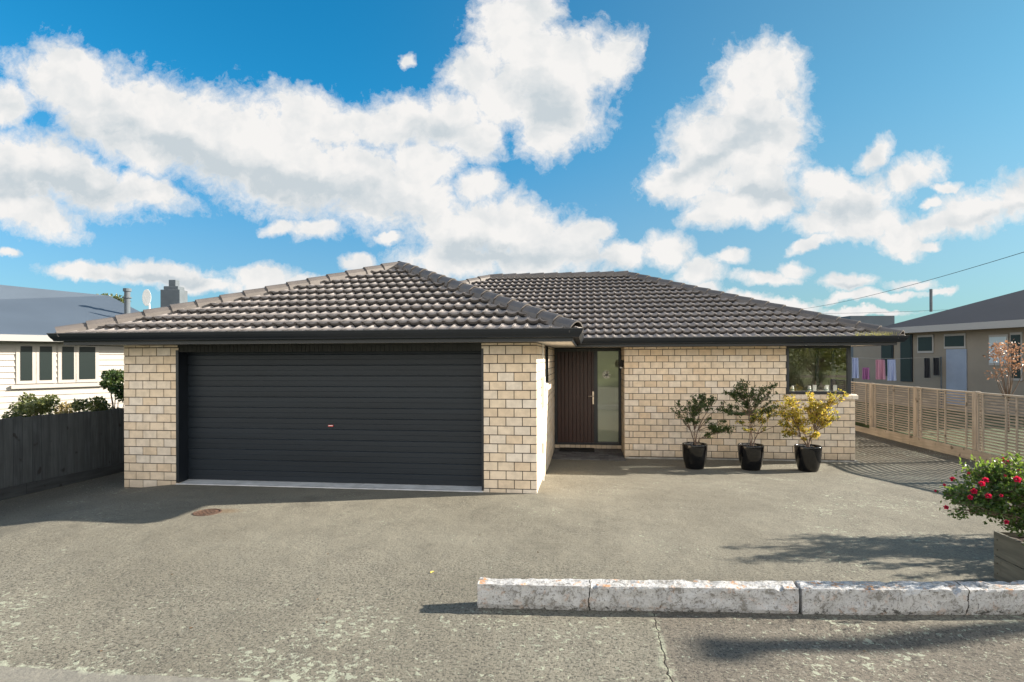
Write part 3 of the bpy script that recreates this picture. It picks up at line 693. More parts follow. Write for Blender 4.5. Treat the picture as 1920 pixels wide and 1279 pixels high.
# --- corner window ------------------------------------------------
WX0,WX1,WZ0,WZ1=4.10,5.345,1.25,ZS+.004; WY1=14.1; fw=.055
b=MB()
b.box(WX0,WX0+fw,Y2+.0,Y2+.07,WZ0,WZ1); b.box(WX1-.065,WX1,Y2,Y2+.065,WZ0,WZ1)
b.box(WX0+fw,WX1-.065,Y2+.001,Y2+.07,WZ0,WZ0+.055); b.box(WX0+fw,WX1-.065,Y2+.001,Y2+.07,WZ1-.05,WZ1)
b.box(WX1-.064,WX1-.001,Y2+.065,WY1,WZ0+.001,WZ0+.055); b.box(WX1-.064,WX1-.001,Y2+.065,WY1,WZ1-.05,WZ1-.001)
for y in(13.15,14.03): b.box(WX1-.064,WX1-.002,y,y+.06,WZ0+.055,WZ1-.05)
CWn=b.build('window',M['frame'],H,bevel=.003)
b=MB(); b.quad((WX0+fw,Y2+.035,WZ0+.055),(WX1-.065,Y2+.035,WZ0+.055),(WX1-.065,Y2+.035,WZ1-.05),(WX0+fw,Y2+.035,WZ1-.05)); b.build('pane',M['glass'],CWn)
b=MB(); b.quad((WX1-.03,Y2+.065,WZ0+.055),(WX1-.03,WY1,WZ0+.055),(WX1-.03,WY1,WZ1-.05),(WX1-.03,Y2+.065,WZ1-.05)); b.build('pane',M['glass'],CWn)
b=MB(); x=WX0+.03
while x<5.45:
    x1=min(x+.115,5.462); b.add([(x,Y2-.045,1.148),(x1,Y2-.045,1.148),(x,Y2+.06,1.148),(x1,Y2+.06,1.148),(x,Y2-.045,1.225),(x1,Y2-.045,1.225),(x,Y2+.06,1.248),(x1,Y2+.06,1.248)],[(0,1,5,4),(4,5,7,6),(0,4,6,2),(1,3,7,5),(2,6,7,3),(0,2,3,1)]); x+=.122
y=Y2+.065
while y<14.1: b.box(WX1-.08,5.462,y,y+.115,1.148,1.242); y+=.122
b.build('sill',M['brick'],CWn,bevel=.003)
b=MB(); b.box(WX0,XM1-.01,Y2+.002,Y2+.09,1.10,1.149); b.build('sill_bed',M['mortar'],CWn)
# the room behind it
b=MB(); rx0,rx1,ry0,ry1,rz0,rz1=2.2,WX1-.07,Y2+.12,17,.05,2.42
b.quad((rx0,ry0,rz0),(rx1,ry0,rz0),(rx1,ry1,rz0),(rx0,ry1,rz0)); b.quad((rx0,ry0,rz1),(rx0,ry1,rz1),(rx1,ry1,rz1),(rx1,ry0,rz1))
b.quad((rx0,ry1,rz0),(rx1,ry1,rz0),(rx1,ry1,rz1),(rx0,ry1,rz1)); b.quad((rx0,ry0,rz0),(rx0,ry1,rz0),(rx0,ry1,rz1),(rx0,ry0,rz1))
b.quad((rx1,WY1,rz0),(rx1,ry1,rz0),(rx1,ry1,rz1),(rx1,WY1,rz1)); b.box(rx1-.02,rx1,ry0,WY1,rz0,WZ0-.02); b.box(rx0,WX0,ry0-.01,ry0,rz0,rz1); b.box(WX0,rx1,ry0-.01,ry0,rz0,WZ0-.02)
b.build('interior_wall',M['room'],H)
b=MB(); b.box(WX0-.02,WX1-.07,Y2+.09,Y2+.30,WZ0+.018,WZ0+.045); b.build('inner_sill',M['white'],CWn,bevel=.004)
b=MB(); b.box(2.6,4.4,15.2,15.8,.05,1.6); b.build('interior_cupboard',M['roomdark'],H)
# jars and white cards on the inner sill
zs=WZ0+.046
def jar(x,y,lab,grp='white jars on the window sill'):
    t=thing('jar',lab,'jar',(x,y,zs),grp)
    b=MB(); b.lathe([(0,0),(.033,0),(.036,.006),(.036,.062),(.030,.074),(.024,.08),(0,.08)],(x,y,zs),24); b.build('body',M['white'],t,smooth=True)
    b=MB(); b.lathe([(.0,.079),(.026,.08),(.027,.086),(.027,.108),(.024,.112),(0,.113)],(x,y,zs),24); b.build('lid',M['white'],t,smooth=True)
    b=MB(); b.lathe([(.0367,.018),(.0367,.048)],(x,y,zs),24); b.build('label_band',M['band'],t,smooth=True)
M['band']=mat('grey green print',(.25,.38,.33),.5,var=.6,vs=60)
jar(4.265,Y2+.16,'small white lidded jar at the left end of the corner window sill')
jar(4.60,Y2+.16,'small white lidded jar in the middle of the corner window sill')
jar(4.925,Y2+.16,'small white lidded jar near the right end of the corner window sill')
for i,(x,y,lab) in enumerate(((4.74,Y2+.24,'white upright card between the middle and right jars'),(4.99,Y2+.25,'white upright card just behind the right jar'),(5.14,Y2+.24,'white upright card right of all the jars'))):
    b=MB(); b.box(x-.036,x+.036,y,y+.02,zs,zs+.125); b.box(x-.028,x+.028,y-.004,y,zs+.012,zs+.113); tag(b.build('photo_frame',M['white'],bevel=.003),lab,'frame','white cards on the window sill')

# --- pavers and mat -----------------------------------------------
b=MB(); y=12.12; r_=0
while y<13.46:
    x=-.70-(.1 if r_%2 else 0)
    while x<.82:
        a0,a1=max(x,-.70),min(x+.194,.825)
        if a1-a0>.02: b.box(a0,a1,y,y+.094,-.2,-.108+random.uniform(-.003,.003))
        x+=.2
    y+=.1; r_+=1
tag(b.build('path',M['paver'],bevel=.004),kind='structure')
b=MB(); b.box(-.58,.205,13.0,13.44,-.104,-.084)
for i in range(26): b.box(-.57+i*.03,-.555+i*.03,13.01,13.43,-.084,-.078)
tag(b.build('doormat',M['black']),'black rubber doormat on the pavers at the front door','doormat')

# --- drain cover ---------------------------------------------------
t=thing('drain_cover','round rusty iron drain cover set in the asphalt near the garage','drain cover',(-4.9,6.95,.0))
z0=gz(-4.9,6.95)
b=MB(); b.lathe([(.172,-.02),(.172,.008),(.15,.009),(.149,-.0)],(-4.9,6.95,z0),40); b.build('rim',M['rust'],t)
b=MB(); b.lathe([(.147,.003),(.0,.003)],(-4.9,6.95,z0),40)
for i in range(-4,5):
    for j in range(-4,5):
        if i*i+j*j<15:
            cx_,cy_=-4.9+i*.031,6.95+j*.031; a=R(45 if (i+j)%2 else -45)
            b.box(-.014,.014,-.005,.005,0,.007,Matrix.Translation((cx_,cy_,z0+.003))@Matrix.Rotation(a,4,'Z'))
b.build('cover_plate',M['rust'],t)

# --- kerb ----------------------------------------------------------
def kerb_block(x0,x1,label,name='kerb_block',sag=0,seed=0):
    n=int((x1-x0)/.02); cs=[]
    fy=lambda x:4.51+.062*(x+.87)+.0065*(x+.87)**2
    dep=lambda x:.145+.012*(x+.87)
    m=22; vs=[]
    sec=[]
    for i in range(5): sec.append((0,.20*i/5-.03*(i==0)))           # front up
    sec+=[(.0,.185),(.012,.20)]
    for i in range(1,6): sec.append((i/6,.202))
    sec+=[(.95,.20),(1,.185),(1,.1),(1,-.04)]
    for i in range(n+1):
        x=x0+(x1-x0)*i/n; e=min(i,n-i)
        for k,(dd,z) in enumerate(sec):
            q=Vector((x*5,dd*3+seed,z*14)); nn=noise.noise(q)*.014+noise.noise(q*3.1)*.008+noise.noise(q*9)*.004
            y=fy(x)+dd*dep(x); xx=x
            dz=nn*(.8 if .05<dd<.97 else .5)
            if z>.15: dz-=max(0,noise.noise(Vector((x*9,seed*7,k*.15)))-.28)*.10*(1 if dd<.2 or dd>.9 else .2)
            if e==0: xx+= .012 if i==0 else -.012
            fz=gz(x,y) if z<.0 else 0
            sg=-.035*math.exp(-((x-2.0)/.55)**2)*(1-z/.2)
            vs.append((xx+noise.noise(q*2)*.006*(e<2),y-nn*(1 if dd<.05 else 0)+(.012*(1-z/.2)*(dd==0))+(.03 if (dd==0 and z<.02) else 0),z+dz+sg*(z<.15)))
    b=MB(); K=len(sec); fs=[]
    for i in range(n):
        for k in range(K-1): fs.append((i*K+k,(i+1)*K+k,(i+1)*K+k+1,i*K+k+1))
    fs.append(tuple(range(K))); fs.append(tuple(range(n*K,(n+1)*K))[::-1])
    b.add(vs,fs); return tag(b.build(name,M['kerb'],smooth=False),label,'kerb','whitewashed kerb blocks across the driveway')
kerb_block(-.87,1.655,'worn whitewashed kerb piece with the free left end, dark stain along its face',seed=2)
kerb_block(1.658,6.5,'whitewashed kerb piece right of the main crack, sagging lower edge, running past the planter',seed=3)

# --- pots and shrubs ----------------------------------------------
def branch(b,p,q,r0,r1,bend=.06,n=6):
    p=Vector(p);q=Vector(q);pts=[];rs=[]; off=Vector((random.uniform(-1,1),random.uniform(-1,1),random.uniform(-.2,.8)))*bend*(q-p).length
    for i in range(n+1):
        t=i/n; pts.append(p.lerp(q,t)+off*math.sin(math.pi*t)+Vector((random.uniform(-1,1),random.uniform(-1,1),random.uniform(-1,1)))*.006); rs.append(r0*(1-t)+r1*t)
    b.tube(pts,rs,6); return pts
def rv(): 
    v=Vector((random.gauss(0,1),random.gauss(0,1),random.gauss(0,1))); return v.normalized()
def pot_plant(cx,cy,potlab,shlab,clumps,lm,trunk_top,per=3.0,mixm=None,leaf=.038):
    z0=-.122
    t=thing('plant_pot',potlab,'plant pot',(cx,cy,z0),'glossy black pots along the brick wall')
    pr=[(0,.0),(.155,.0),(.168,.01),(.19,.08),(.213,.18),(.226,.28),(.233,.38),(.236,.452),(.232,.47),(.222,.472),(.214,.462),(.212,.42),(.208,.40)]
    b=MB(); b.lathe(pr,(cx,cy,z0),56); b.build('body',M['pot'],t,smooth=True)
    b=MB(); n=28; vs=[(cx,cy,z0+.425)]
    for rr in(.08,.15,.212):
        for k in range(n): a=2*math.pi*k/n; vs.append((cx+rr*math.cos(a),cy+rr*math.sin(a),z0+.42-.02*(rr/.212)+random.uniform(-.008,.008)))
    fs=[(0,1+k,1+(k+1)%n) for k in range(n)]+[(1+j*n+k,1+(j+1)*n+k,1+(j+1)*n+(k+1)%n,1+j*n+(k+1)%n) for j in(0,1) for k in range(n)]
    b.add(vs,fs); b.build('soil',M['soil'],t)
    base=Vector((cx+.01,cy,z0+.41))
    t=thing('shrub',shlab,'shrub',base,'potted shrubs along the brick wall')
    wb,lb,lb2=MB(),MB(),MB()
    forks=[]
    for (fx,fz) in trunk_top:
        fp_=Vector((cx+fx,cy+random.uniform(-.04,.04),fz)); branch(wb,base+Vector((random.uniform(-.015,.015),0,0)),fp_,.013,.008,.05); forks.append(fp_)
    for (dx,z,r,n,gold) in clumps:
        c=Vector((cx+dx,cy+random.uniform(-.10,.10),z))
        f=min(forks,key=lambda q:(q-c).length+ (.3 if q.z>c.z else 0)); src=f if f.z<c.z+.1 else base
        pts=branch(wb,src,c,.0065,.0025,.10)
        nt=max(3,int(n/13))
        for k in range(nt):
            d=rv(); d.z=abs(d.z)*.7+.1*random.random(); d.y*=.8; tip=c+d*r*random.uniform(.55,1.25); 
            st=pts[random.randint(3,6)]; tp=branch(wb,st,tip,.0025,.001,.08,4)
            for _ in range(int(n*per/nt)):
                i=random.randint(1,4); o_=tp[i]+rv()*random.uniform(0,.022+r*.16)
                dd=(rv()+Vector((0,0,.5))+d*.5).normalized(); L=leaf*random.uniform(.6,1.25)
                (lb2 if (mixm and random.random()<gold) else lb).leaf(o_,dd,rv(),L,L*.55)
    for k in range(9):   # bare twigs
        f=random.choice(forks); d=rv(); d.z=abs(d.z); branch(wb,f,f+d*random.uniform(.15,.34),.0025,.0008,.1,5)
    wb.build('stem',M['bark'],t,smooth=True); lb.build('foliage',M[lm],t)
    if mixm and lb2.v: lb2.build('foliage',M[mixm],t)
def zc_(lst,px0,k=.00197):   # clump list written as offsets in centimetre-like units measured on the plant
    return [((a-px0)*k,.352-(b_-700)*k,r*k,n,gd) for a,b_,r,n,gd in lst]
A=zc_([(345,340,95,230,0),(360,250,60,90,0),(430,270,55,70,0),(490,290,55,70,0),(165,325,42,45,0),(110,375,36,35,0),(165,415,30,20,0),(300,400,85,150,0),(250,480,65,120,0),(320,500,50,60,0),(460,370,50,50,0),(600,315,20,10,0),
 (450,470,35,35,0),(505,560,75,150,.1),(570,580,75,140,.1),(640,580,60,100,.2),(440,620,30,45,.1),(580,500,40,30,0),(480,650,30,20,.2),(220,380,30,25,0),(385,330,60,80,0)],322)
B=zc_([(830,120,45,60,0),(790,160,70,120,0),(700,230,70,120,0),(800,250,95,190,0),(920,190,55,80,0),(1000,200,65,100,0),(1090,160,50,60,0),(1080,230,45,50,0),(860,330,70,130,0),(960,300,60,60,0),(1060,295,30,25,0),
 (650,390,60,90,0),(720,420,70,110,0),(700,350,50,50,0),(620,390,30,25,0),(860,400,50,60,.1),(950,430,70,110,.35),(1030,400,75,130,.4),(1080,430,55,70,.5),(900,480,60,70,.5),(1010,480,60,60,.6),(770,500,45,40,.6),(1160,480,30,15,.7),(890,560,30,15,.7),(820,570,35,18,.6),(1000,555,25,12,.7),(1080,350,45,50,.1)],880)
Cc=zc_([(1190,310,50,70,.1),(1270,250,55,70,.15),(1310,320,75,140,.05),(1200,390,70,110,.25),(1330,400,85,160,.05),(1280,430,70,110,.1),(1450,230,38,50,0),(1465,300,50,70,0),(1440,360,70,110,0),(1540,350,80,160,0),(1620,300,70,110,0),(1680,240,55,80,.2),(1730,240,40,50,.3),(1725,190,22,18,.5),
 (1600,400,75,140,0),(1650,460,60,80,.1),(1700,440,25,12,.3),(1560,500,80,140,0),(1450,450,80,150,.05),(1360,500,90,160,.05),(1250,520,60,90,.3),(1290,590,70,110,.3),(1240,620,40,50,.5),(1400,570,80,120,.05),(1490,620,55,90,0),(1380,655,35,35,.1),(1520,430,60,100,0)],1435)
PY=11.40
pot_plant(2.085,PY-.0,'glossy black pot under the sparse dark green shrub nearest the front door','sparse dark green shrub in the pot nearest the front door',A,'leaf_dark',[(.0,.62),(.05,.60),(.09,.45),(-.08,.6)],mixm='leaf_mid')
pot_plant(3.115,PY-.01,'glossy black pot under the tall dark shrub, between the other two pots','tall dark green shrub with paler lower leaves in the pot between the others',B,'leaf_dark',[(.0,.66),(.12,.55),(-.02,.9)],mixm='leaf_gold')
pot_plant(4.135,PY-.03,'glossy black pot under the golden shrub below the corner window','golden yellow leaved shrub in the pot below the corner window',Cc,'leaf_gold',[(.05,.55),(-.12,.5),(.12,.6),(-.02,.5)],mixm='leaf_mid')

# --- fences --------------------------------------------------------
# right: slatted panels between posts
fx=lambda y:7.925+(12.68-y)*.0226
RF=thing('slat_fence','pale pine fence of fine horizontal slats along the right side of the drive','fence',(8,12,0))
ypos=[21.12,19.06,17.0,14.94,12.88,10.82,8.76,6.7,4.64]
def fbox(b,y0,y1,d0,d1,z0,z1):
    b.add([(fx(y)+d,y,z) for y in(y0,y1) for d in(d0,d1) for z in(z0,z1)],[(0,1,3,2),(4,6,7,5),(0,4,5,1),(2,3,7,6),(0,2,6,4),(1,5,7,3)])
for y in ypos:
    b=MB(); fbox(b,y-.05,y+.05,-.01,.09,-.25,1.282 if y!=12.88 else 1.29); b.build('post',M['wood_post'],RF,bevel=.004)
for y1,y0 in zip(ypos,ypos[1:]):
    b=MB(); z=.115
    while z<1.22:
        fbox(b,y0+.05,y1-.05,.034,.042,z,z+.032); z+=.0590
    pan=b.build('slat_panel',M['wood_slat'],RF)
    Lp=y1-y0
    for q in(.10,.40,.53,.86): 
        yc=y1-q*Lp; b=MB(); fbox(b,yc-.016,yc+.016,.008,.0335,.09,1.235); b.build('batten',M['wood_post'],pan)
    for q0,q1 in((y0+.051,y0+.085),(y1-.085,y1-.051)):
        b=MB(); fbox(b,q0,q1,.0,.0335,.09,1.235); b.build('batten',M['wood_post'],pan)
    b=MB(); fbox(b,y0+.0505,y1-.0505,.0,.07,1.237,1.275); b.build('rail',M['wood_rail'],RF,bevel=.003)
    b=MB(); fbox(b,y0+.002,y1-.002,-.045,-.012,-.2,.088 if y0<16 else .02); b.build('base_board',M['wood_rail'],RF,bevel=.004)
# left: vertical palings
lx=lambda y:-8.64+(y-8.08)*.045
LF=thing('paling_fence','dark weathered vertical board fence beside the left brick pier','fence',(-8.6,8,0))
def lbox(b,y0,y1,d0,d1,z0,z1,tilt=0):
    b.add([(lx(y)+d,y,z+ (tilt if y==y1 and z==z1 else 0)) for y in(y0,y1) for d in(d0,d1) for z in(z0,z1)],[(0,1,3,2),(4,6,7,5),(0,4,5,1),(2,3,7,6),(0,2,6,4),(1,5,7,3)])
b=MB(); y=4.2
while y<17:
    wd=random.uniform(.138,.156); zt=1.125-.020*(y-7.5)+random.uniform(-.008,.008)
    o=random.uniform(-.004,.004); lbox(b,y,y+wd-.006,-.02+o,o,.02,zt,random.uniform(-.006,.006)); y+=wd
b.build('palings',M['wood_dark'],LF)
yy_=[3.6,5.63,7.9,10.2,12.6,15,17]
for a,c in zip(yy_,yy_[1:]):
    b=MB(); lbox(b,a+.004,c-.004,.008,.05,-.3,.085); b.build('base_board',M['wood_dark_y'],LF,bevel=.004)
b=MB(); lbox(b,4.2,17,-.07,-.025,.9,.98); lbox(b,4.2,17,-.07,-.025,.25,.33); b.build('rail',M['wood_dark_y'],LF)

# --- planter with rose --------------------------------------------
PX0,PX1,PY0,PY1,PZ=3.655,6.4,5.13,5.70,.425
P=thing('timber_planter','grey green timber planter box holding the red rose bush','planter',(PX0,PY0,0))
for z0,z1 in((-.02,.205),(.211,PZ)):
    b=MB(); b.box(PX0,PX0+.03,PY0+.003,PY1-.003,z0,z1); b.build('side_board',M['planter_y'],P,bevel=.003)
    b=MB(); b.box(PX0+.0305,PX1,PY0,PY0+.03,z0,z1); b.build('front_board',M['planter'],P,bevel=.003)
    b=MB(); b.box(PX0+.0305,PX1,PY1-.03,PY1,z0,z1); b.build('back_board',M['planter'],P,bevel=.003)
b=MB()
for yy2 in(PY1-.05,PY1-.05,PY0+.06):
    for zz in(.06,.15,.27,.36): b.tube([(PX0-.002,yy2,zz),(PX0+.003,yy2,zz)],.006,8)
b.build('screw',M['rust'],P)
b=MB(); n_=40; vs=[];
for i in range(n_+1):
    for j in range(6): vs.append((PX0+.03+(PX1-PX0-.03)*i/n_,PY0+.03+(PY1-PY0-.06)*j/5,.38+random.uniform(-.015,.02)))
b.add(vs,[(i*6+j,(i+1)*6+j,(i+1)*6+j+1,i*6+j+1) for i in range(n_) for j in range(5)]); b.build('soil',M['soil'],P)
def rose_bush(name,label,base,clumps,flowers,seed,grp=None):
    random.seed(seed); base=Vector(base); t=thing(name,label,'rose bush' if flowers else 'shrub',base,grp)
    wb,lb=MB(),MB()
    for (x,y,z,r,n) in clumps:
        c=Vector((x,y,z)); st=base+Vector((random.uniform(-.1,.1),random.uniform(-.08,.08),0))
        pts=branch(wb,st,c,.008,.0035,.16,7)
        nt=max(4,int(n/22))
        for k in range(nt):
            d=rv(); d.z=d.z*.8+.15; tip=c+d*r*random.uniform(.5,1.15); tp=branch(wb,pts[random.randint(4,7)],tip,.003,.0012,.1,4)
            for _ in range(int(n/nt)):
                o_=tp[random.randint(1,4)]+rv()*random.uniform(0,.03+r*.2); dd=(rv()+Vector((0,0,.25))+d*.4).normalized(); L=random.uniform(.022,.044)
                lb.leaf(o_,dd,rv(),L,L*.62)
    wb.build('stem',M['bark'],t,smooth=True); lb.build('foliage',M['leaf_rose' if flowers else 'leaf_dark'],t)
    for (x,y,z,r) in flowers:
        fb=MB(); c=Vector((x,y,z))
        for ring,(n,ro,tl) in enumerate(((5,1.,.25),(5,.75,.7),(4,.45,1.2),(3,.22,1.6))):
            for k in range(n):
                a=2*math.pi*(k+ring*.4)/n+random.uniform(-.2,.2); out=Vector((math.cos(a),math.sin(a),0)); nr=Vector((-.3,-.8,.5)).normalized()
                q=Vector((0,0,1)).rotation_difference(nr)
                d=q@(out*math.cos(tl)+Vector((0,0,math.sin(tl)))); sd_=q@Vector((-math.sin(a),math.cos(a),0)); n2=d.cross(sd_)
                p0=c+q@(out*r*ro*.1); wd=r*.75*(1-ring*.15)
                fb.add([p0,p0+d*r*.55+sd_*wd*.6+n2*r*.08,p0+d*r*1.0+sd_*wd*.35,p0+d*r*1.05-sd_*wd*.3,p0+d*r*.55-sd_*wd*.6+n2*r*.08],[(0,1,2),(0,2,3),(0,3,4)])
        fb.build('flower',M['petal'],t)
    return t
def rpt(px,py,Y):   # metres on the plane Y from a sighting along the drive
    u=(px-960)/1078.05; d=RT*u+FW; s=Y/d.y; return (d.x*s,Y,2.0-(py-669.3)/1078.05*s)
cl=[]
for px,py,r,n,Y in ((1800,920,.13,260,5.75),(1840,890,.15,320,5.6),(1880,880,.16,300,5.55),(1830,930,.17,380,5.5),(1775,925,.09,130,5.6),(1790,950,.10,150,5.45),(1860,920,.2,420,5.6),(1900,920,.2,420,5.4),(1885,960,.18,380,5.45),(1935,900,.22,380,5.5),(1850,870,.08,90,5.7),(1825,875,.08,100,5.75),(1905,862,.09,90,5.6),(1915,980,.14,220,5.35),(1960,940,.22,300,5.5),(1850,960,.12,160,5.4),(1980,880,.25,300,5.4),(1940,985,.2,300,5.3),(2050,920,.3,500,5.45)):
    py+=10 if py<885 else 4; x,y,z=rpt(px,py,Y); cl.append((x,y,z,r,int(n*1.7)))
fl=[]
for px,py,r,Y in ((1785,899,.030,5.55),(1847,901,.034,5.35),(1840,908,.034,5.3),(1825,922,.036,5.35),(1852,931,.034,5.2),(1906,900,.040,5.2),(1880,863,.028,5.6),(1887,868,.032,5.6),(1818,933,.030,5.35),(1908,884,.026,5.5),(1773,952,.028,5.45),(1886,980,.028,5.25),(1753,921,.016,5.6),(1770,910,.018,5.6),(1876,930,.02,5.2),(1815,888,.018,5.6),(1884,893,.016,5.4)):
    x,y,z=rpt(px,py,Y); fl.append((x,y,z,r*.68))
rose_bush('rose_bush','bushy rose with red blooms growing in the timber planter',(4.1,5.42,.39),cl,fl,11)
random.seed(5)
def garden(x,y,top,n,lab,seed,r=.5):
    random.seed(seed); cl2=[(x+random.uniform(-r,r),y+random.uniform(-r*.8,r*.8),random.uniform(.35,1)*top,.2,n) for _ in range(11)]
    for k in range(5): cl2.append((x+random.uniform(-r,r),y+random.uniform(-.4,.4),top+random.uniform(.0,.35),.10,int(n*.3)))
    rose_bush('garden_shrub',lab,(x,y,0),cl2,[],seed,'shrubs right of the drive')
garden(5.6,6.75,1.2,650,'low spreading shrub right of the drive behind the timber planter',12)
garden(6.3,7.3,1.75,560,'taller spreading shrub right of the drive against the slat fence',13,.55)
# --- gutter grass ---------------------------------------------------
random.seed(9); b=MB()
for x0,x1,n,h in((3.9,4.25,90,.03),(4.5,5.0,40,.05),(5.15,5.95,260,.085),(3.2,3.6,16,.03)):
    for _ in range(n):
        x=random.uniform(x0,x1); y=YEM+random.uniform(.03,.10); hh=h*random.uniform(.4,1.2); a=random.uniform(-1,1)
        p=Vector((x,y,ZG-.03)); q=p+Vector((a*hh*.6,random.uniform(-.02,.02),hh+.03)); b.add([p-Vector((.003,0,0)),p+Vector((.003,0,0)),q],[(0,1,2)])
tag(b.build('grass',M['grass']),'yellow dry grass sprouting from the gutter of the main roof','grass',kind='stuff')

# --- fallen leaves -------------------------------------------------
random.seed(21)
M['deadleaf']=mat('dry brown leaf',(.12,.07,.03),.8,island=[(0,(.05,.03,.02)),(1,(.16,.09,.04))])
M['yleaf']=mat('yellow fallen leaf',(.62,.5,.08),.6)
def fallen(x,y,s,m,lab,grp=None):
    b=MB(); a=random.uniform(0,6.3); z=gz(x,y)+.006; d=Vector((math.cos(a),math.sin(a),0)); e=Vector((-d.y,d.x,0)); p=Vector((x,y,z))
    b.add([p,p+d*s*.35+e*s*.28+Vector((0,0,s*.2)),p+d*s*.8+e*s*.14+Vector((0,0,s*.12)),p+d*s,p+d*s*.75-e*s*.2+Vector((0,0,s*.22)),p+d*s*.3-e*s*.25+Vector((0,0,s*.1)),p+d*s*.5],[(0,1,6),(1,2,6),(2,3,6),(3,4,6),(4,5,6),(5,0,6)])
    return tag(b.build('fallen_leaf',m),lab,'leaf',grp)
fallen(-1.43,5.2,.05,M['yleaf'],'small yellow leaf lying alone on the open asphalt')
for x,y in((-2.9,3.95),(-2.2,4.5),(-1.95,4.15),(-3.8,4.9),(-.9,4.8),(-2.6,5.6),(.3,3.62),(-3.3,3.55),(-4.1,6.1),(-.5,5.9),(1.9,4.25),(2.05,4.15),(-1.2,6.4),(.4,5.7)):
    fallen(x,y,random.uniform(.02,.035),M['deadleaf'],'tiny dry brown leaf lying on the asphalt drive','dry leaves scattered on the drive')

# --- neighbours ------------------------------------------------------
M['nroof']=mat('blue grey metal roof',(.075,.098,.13),.6,var=.12,vs=.4)
M['nwhite']=mat('off white weatherboard',(.40,.375,.35),.8,var=.08,vs=1)
M['nbeige']=mat('beige roughcast',(.22,.20,.17),.9,var=.12,vs=1)
M['nbrown']=mat('dark brown roof',(.045,.038,.042),.7,var=.15,vs=1)
M['nfascia']=mat('grey white fascia',(.30,.30,.30),.7)
M['nblue']=mat('pale blue door paint',(.22,.27,.36),.6,var=.1)
M['nchim']=mat('grey render',(.10,.12,.14),.9,var=.2,vs=2)
M['darkfence']=mat('dark stained boards',(.025,.03,.036),.8,var=.3,vs=2)
def P2(px,d,z): 
    u=(px-960)/1078.05; v=RT*u*d+FW*d; return Vector((v.x,v.y,z))
def slab(b,a,c,th,z0,z1):   # wall from a to c (plan), thickness away from viewer
    a=Vector(a);c=Vector(c);d=(c-a);d.z=0;d.normalize();n_=Vector((-d.y,d.x,0))
    if n_.dot(FW)<0:n_=-n_
    q=[a,c,c+n_*th,a+n_*th]; vs=[Vector((v.x,v.y,z)) for z in(z0,z1) for v in q]
    b.add(vs,[(0,1,5,4),(1,2,6,5),(2,3,7,6),(3,0,4,7),(4,5,6,7),(0,3,2,1)])
# left neighbour
a=P2(-230,15.2,0); c=P2(330,20.5,0); dn=(c-a).normalized(); nn=Vector((-dn.y,dn.x,0))
N1=thing('neighbour_house','white weatherboard house with blue grey roof behind the left board fence','house',a)
ez=2.72
b=MB(); slab(b,a,c,8,0,ez); nw1=b.build('wall',M['nwhite'],N1)
def onw(t,off,z): v=a+dn*t-nn*off; return Vector((v.x,v.y,z))
LEN=(c-a).length
b=MB()
for i in range(15):
    z=.02+i*.18; p0,p1=onw(0,0,0),onw(LEN,0,0); q=[p0-nn*.034,p1-nn*.034,p1-nn*.006,p0-nn*.006]
    b.add([(q[0].x,q[0].y,z),(q[1].x,q[1].y,z),(q[2].x,q[2].y,z+.178),(q[3].x,q[3].y,z+.178),(q[2].x,q[2].y,z),(q[3].x,q[3].y,z)],[(0,1,2,3),(0,5,4,1)])
b.build('weatherboards',M['nwhite'],nw1)
b=MB(); e0,e1=onw(-6.4,.5,ez),onw(LEN+.4,.5,ez); f0,f1=onw(-6.4,-8.5,ez),onw(LEN+.4,-8.5,ez); r0,r1=P2(-60,19.7,4.70),P2(205,23.5,4.62)
b.quad(e0,e1,r1,r0); b.quad(e1,f1,r1); b.quad(f1,f0,r0,r1); b.quad(f0,e0,r0); b.quad(e0,f0,f1,e1)
nr=b.build('roof',M['nroof'],N1)
b=MB(); slab(b,onw(-.4,.53,0),onw(LEN+.4,.53,0),.12,ez-.16,ez+.03); b.build('fascia',M['nfascia'],N1)
def pxw(px):  # parameter along left neighbour wall for a sighting column
    u=(px-960)/1078.05; r=RT*u+FW; # solve a+dn t = r s
    det=dn.x*(-r.y)-dn.y*(-r.x); t=((-a.x)*(-r.y)-(-a.y)*(-r.x))/det; return t
for p0,p1 in((38,60),(74,97),(116,138),(148,178)):
    t0,t1=pxw(p0),pxw(p1)
    b=MB(); slab(b,onw(t0-.1,.05,0),onw(t1+.1,.05,0),.04,1.28,2.5); wf=b.build('window',M['nwhite'],N1)
    b=MB(); slab(b,onw(t0,.062,0),onw(t1,.062,0),.01,1.38,2.42); b.build('pane',M['farglass'],wf)
b=MB(); t0,t1=pxw(20),pxw(195); slab(b,onw(t0,.12,0),onw(t1,.12,0),.1,1.14,1.24); b.build('window_ledge',M['nwhite'],N1)
q=P2(327,24.5,0)
def cbox(b,p,wx,wy,z0,z1): b.box(-wx/2,wx/2,-wy/2,wy/2,z0,z1,Matrix.Translation(p)@Matrix.Rotation(TH,4,'Z'))
b=MB(); cbox(b,q,.82,.6,3.2,4.95); cbox(b,q,.62,.48,4.95,5.1); cbox(b,q,.30,.30,5.1,5.38); b.build('chimney',M['nchim'],N1,bevel=.02)
q=P2(239,21.5,0); b=MB(); b.tube([(q.x,q.y,3.4),(q.x,q.y,4.62)],.10,12); b.tube([(q.x,q.y,4.3),(q.x,q.y,4.34)],.15,12); b.tube([(q.x,q.y,4.55),(q.x,q.y,4.66)],.14,12); b.build('flue',M['nchim'],N1)
q=P2(278,21.,4.25); b=MB(); b.lathe([(0,0),(.12,.01),(.22,.03),(.29,.06),(.295,.065),(.29,.07),(.2,.045),(0,.02)],(0,0,0),28)
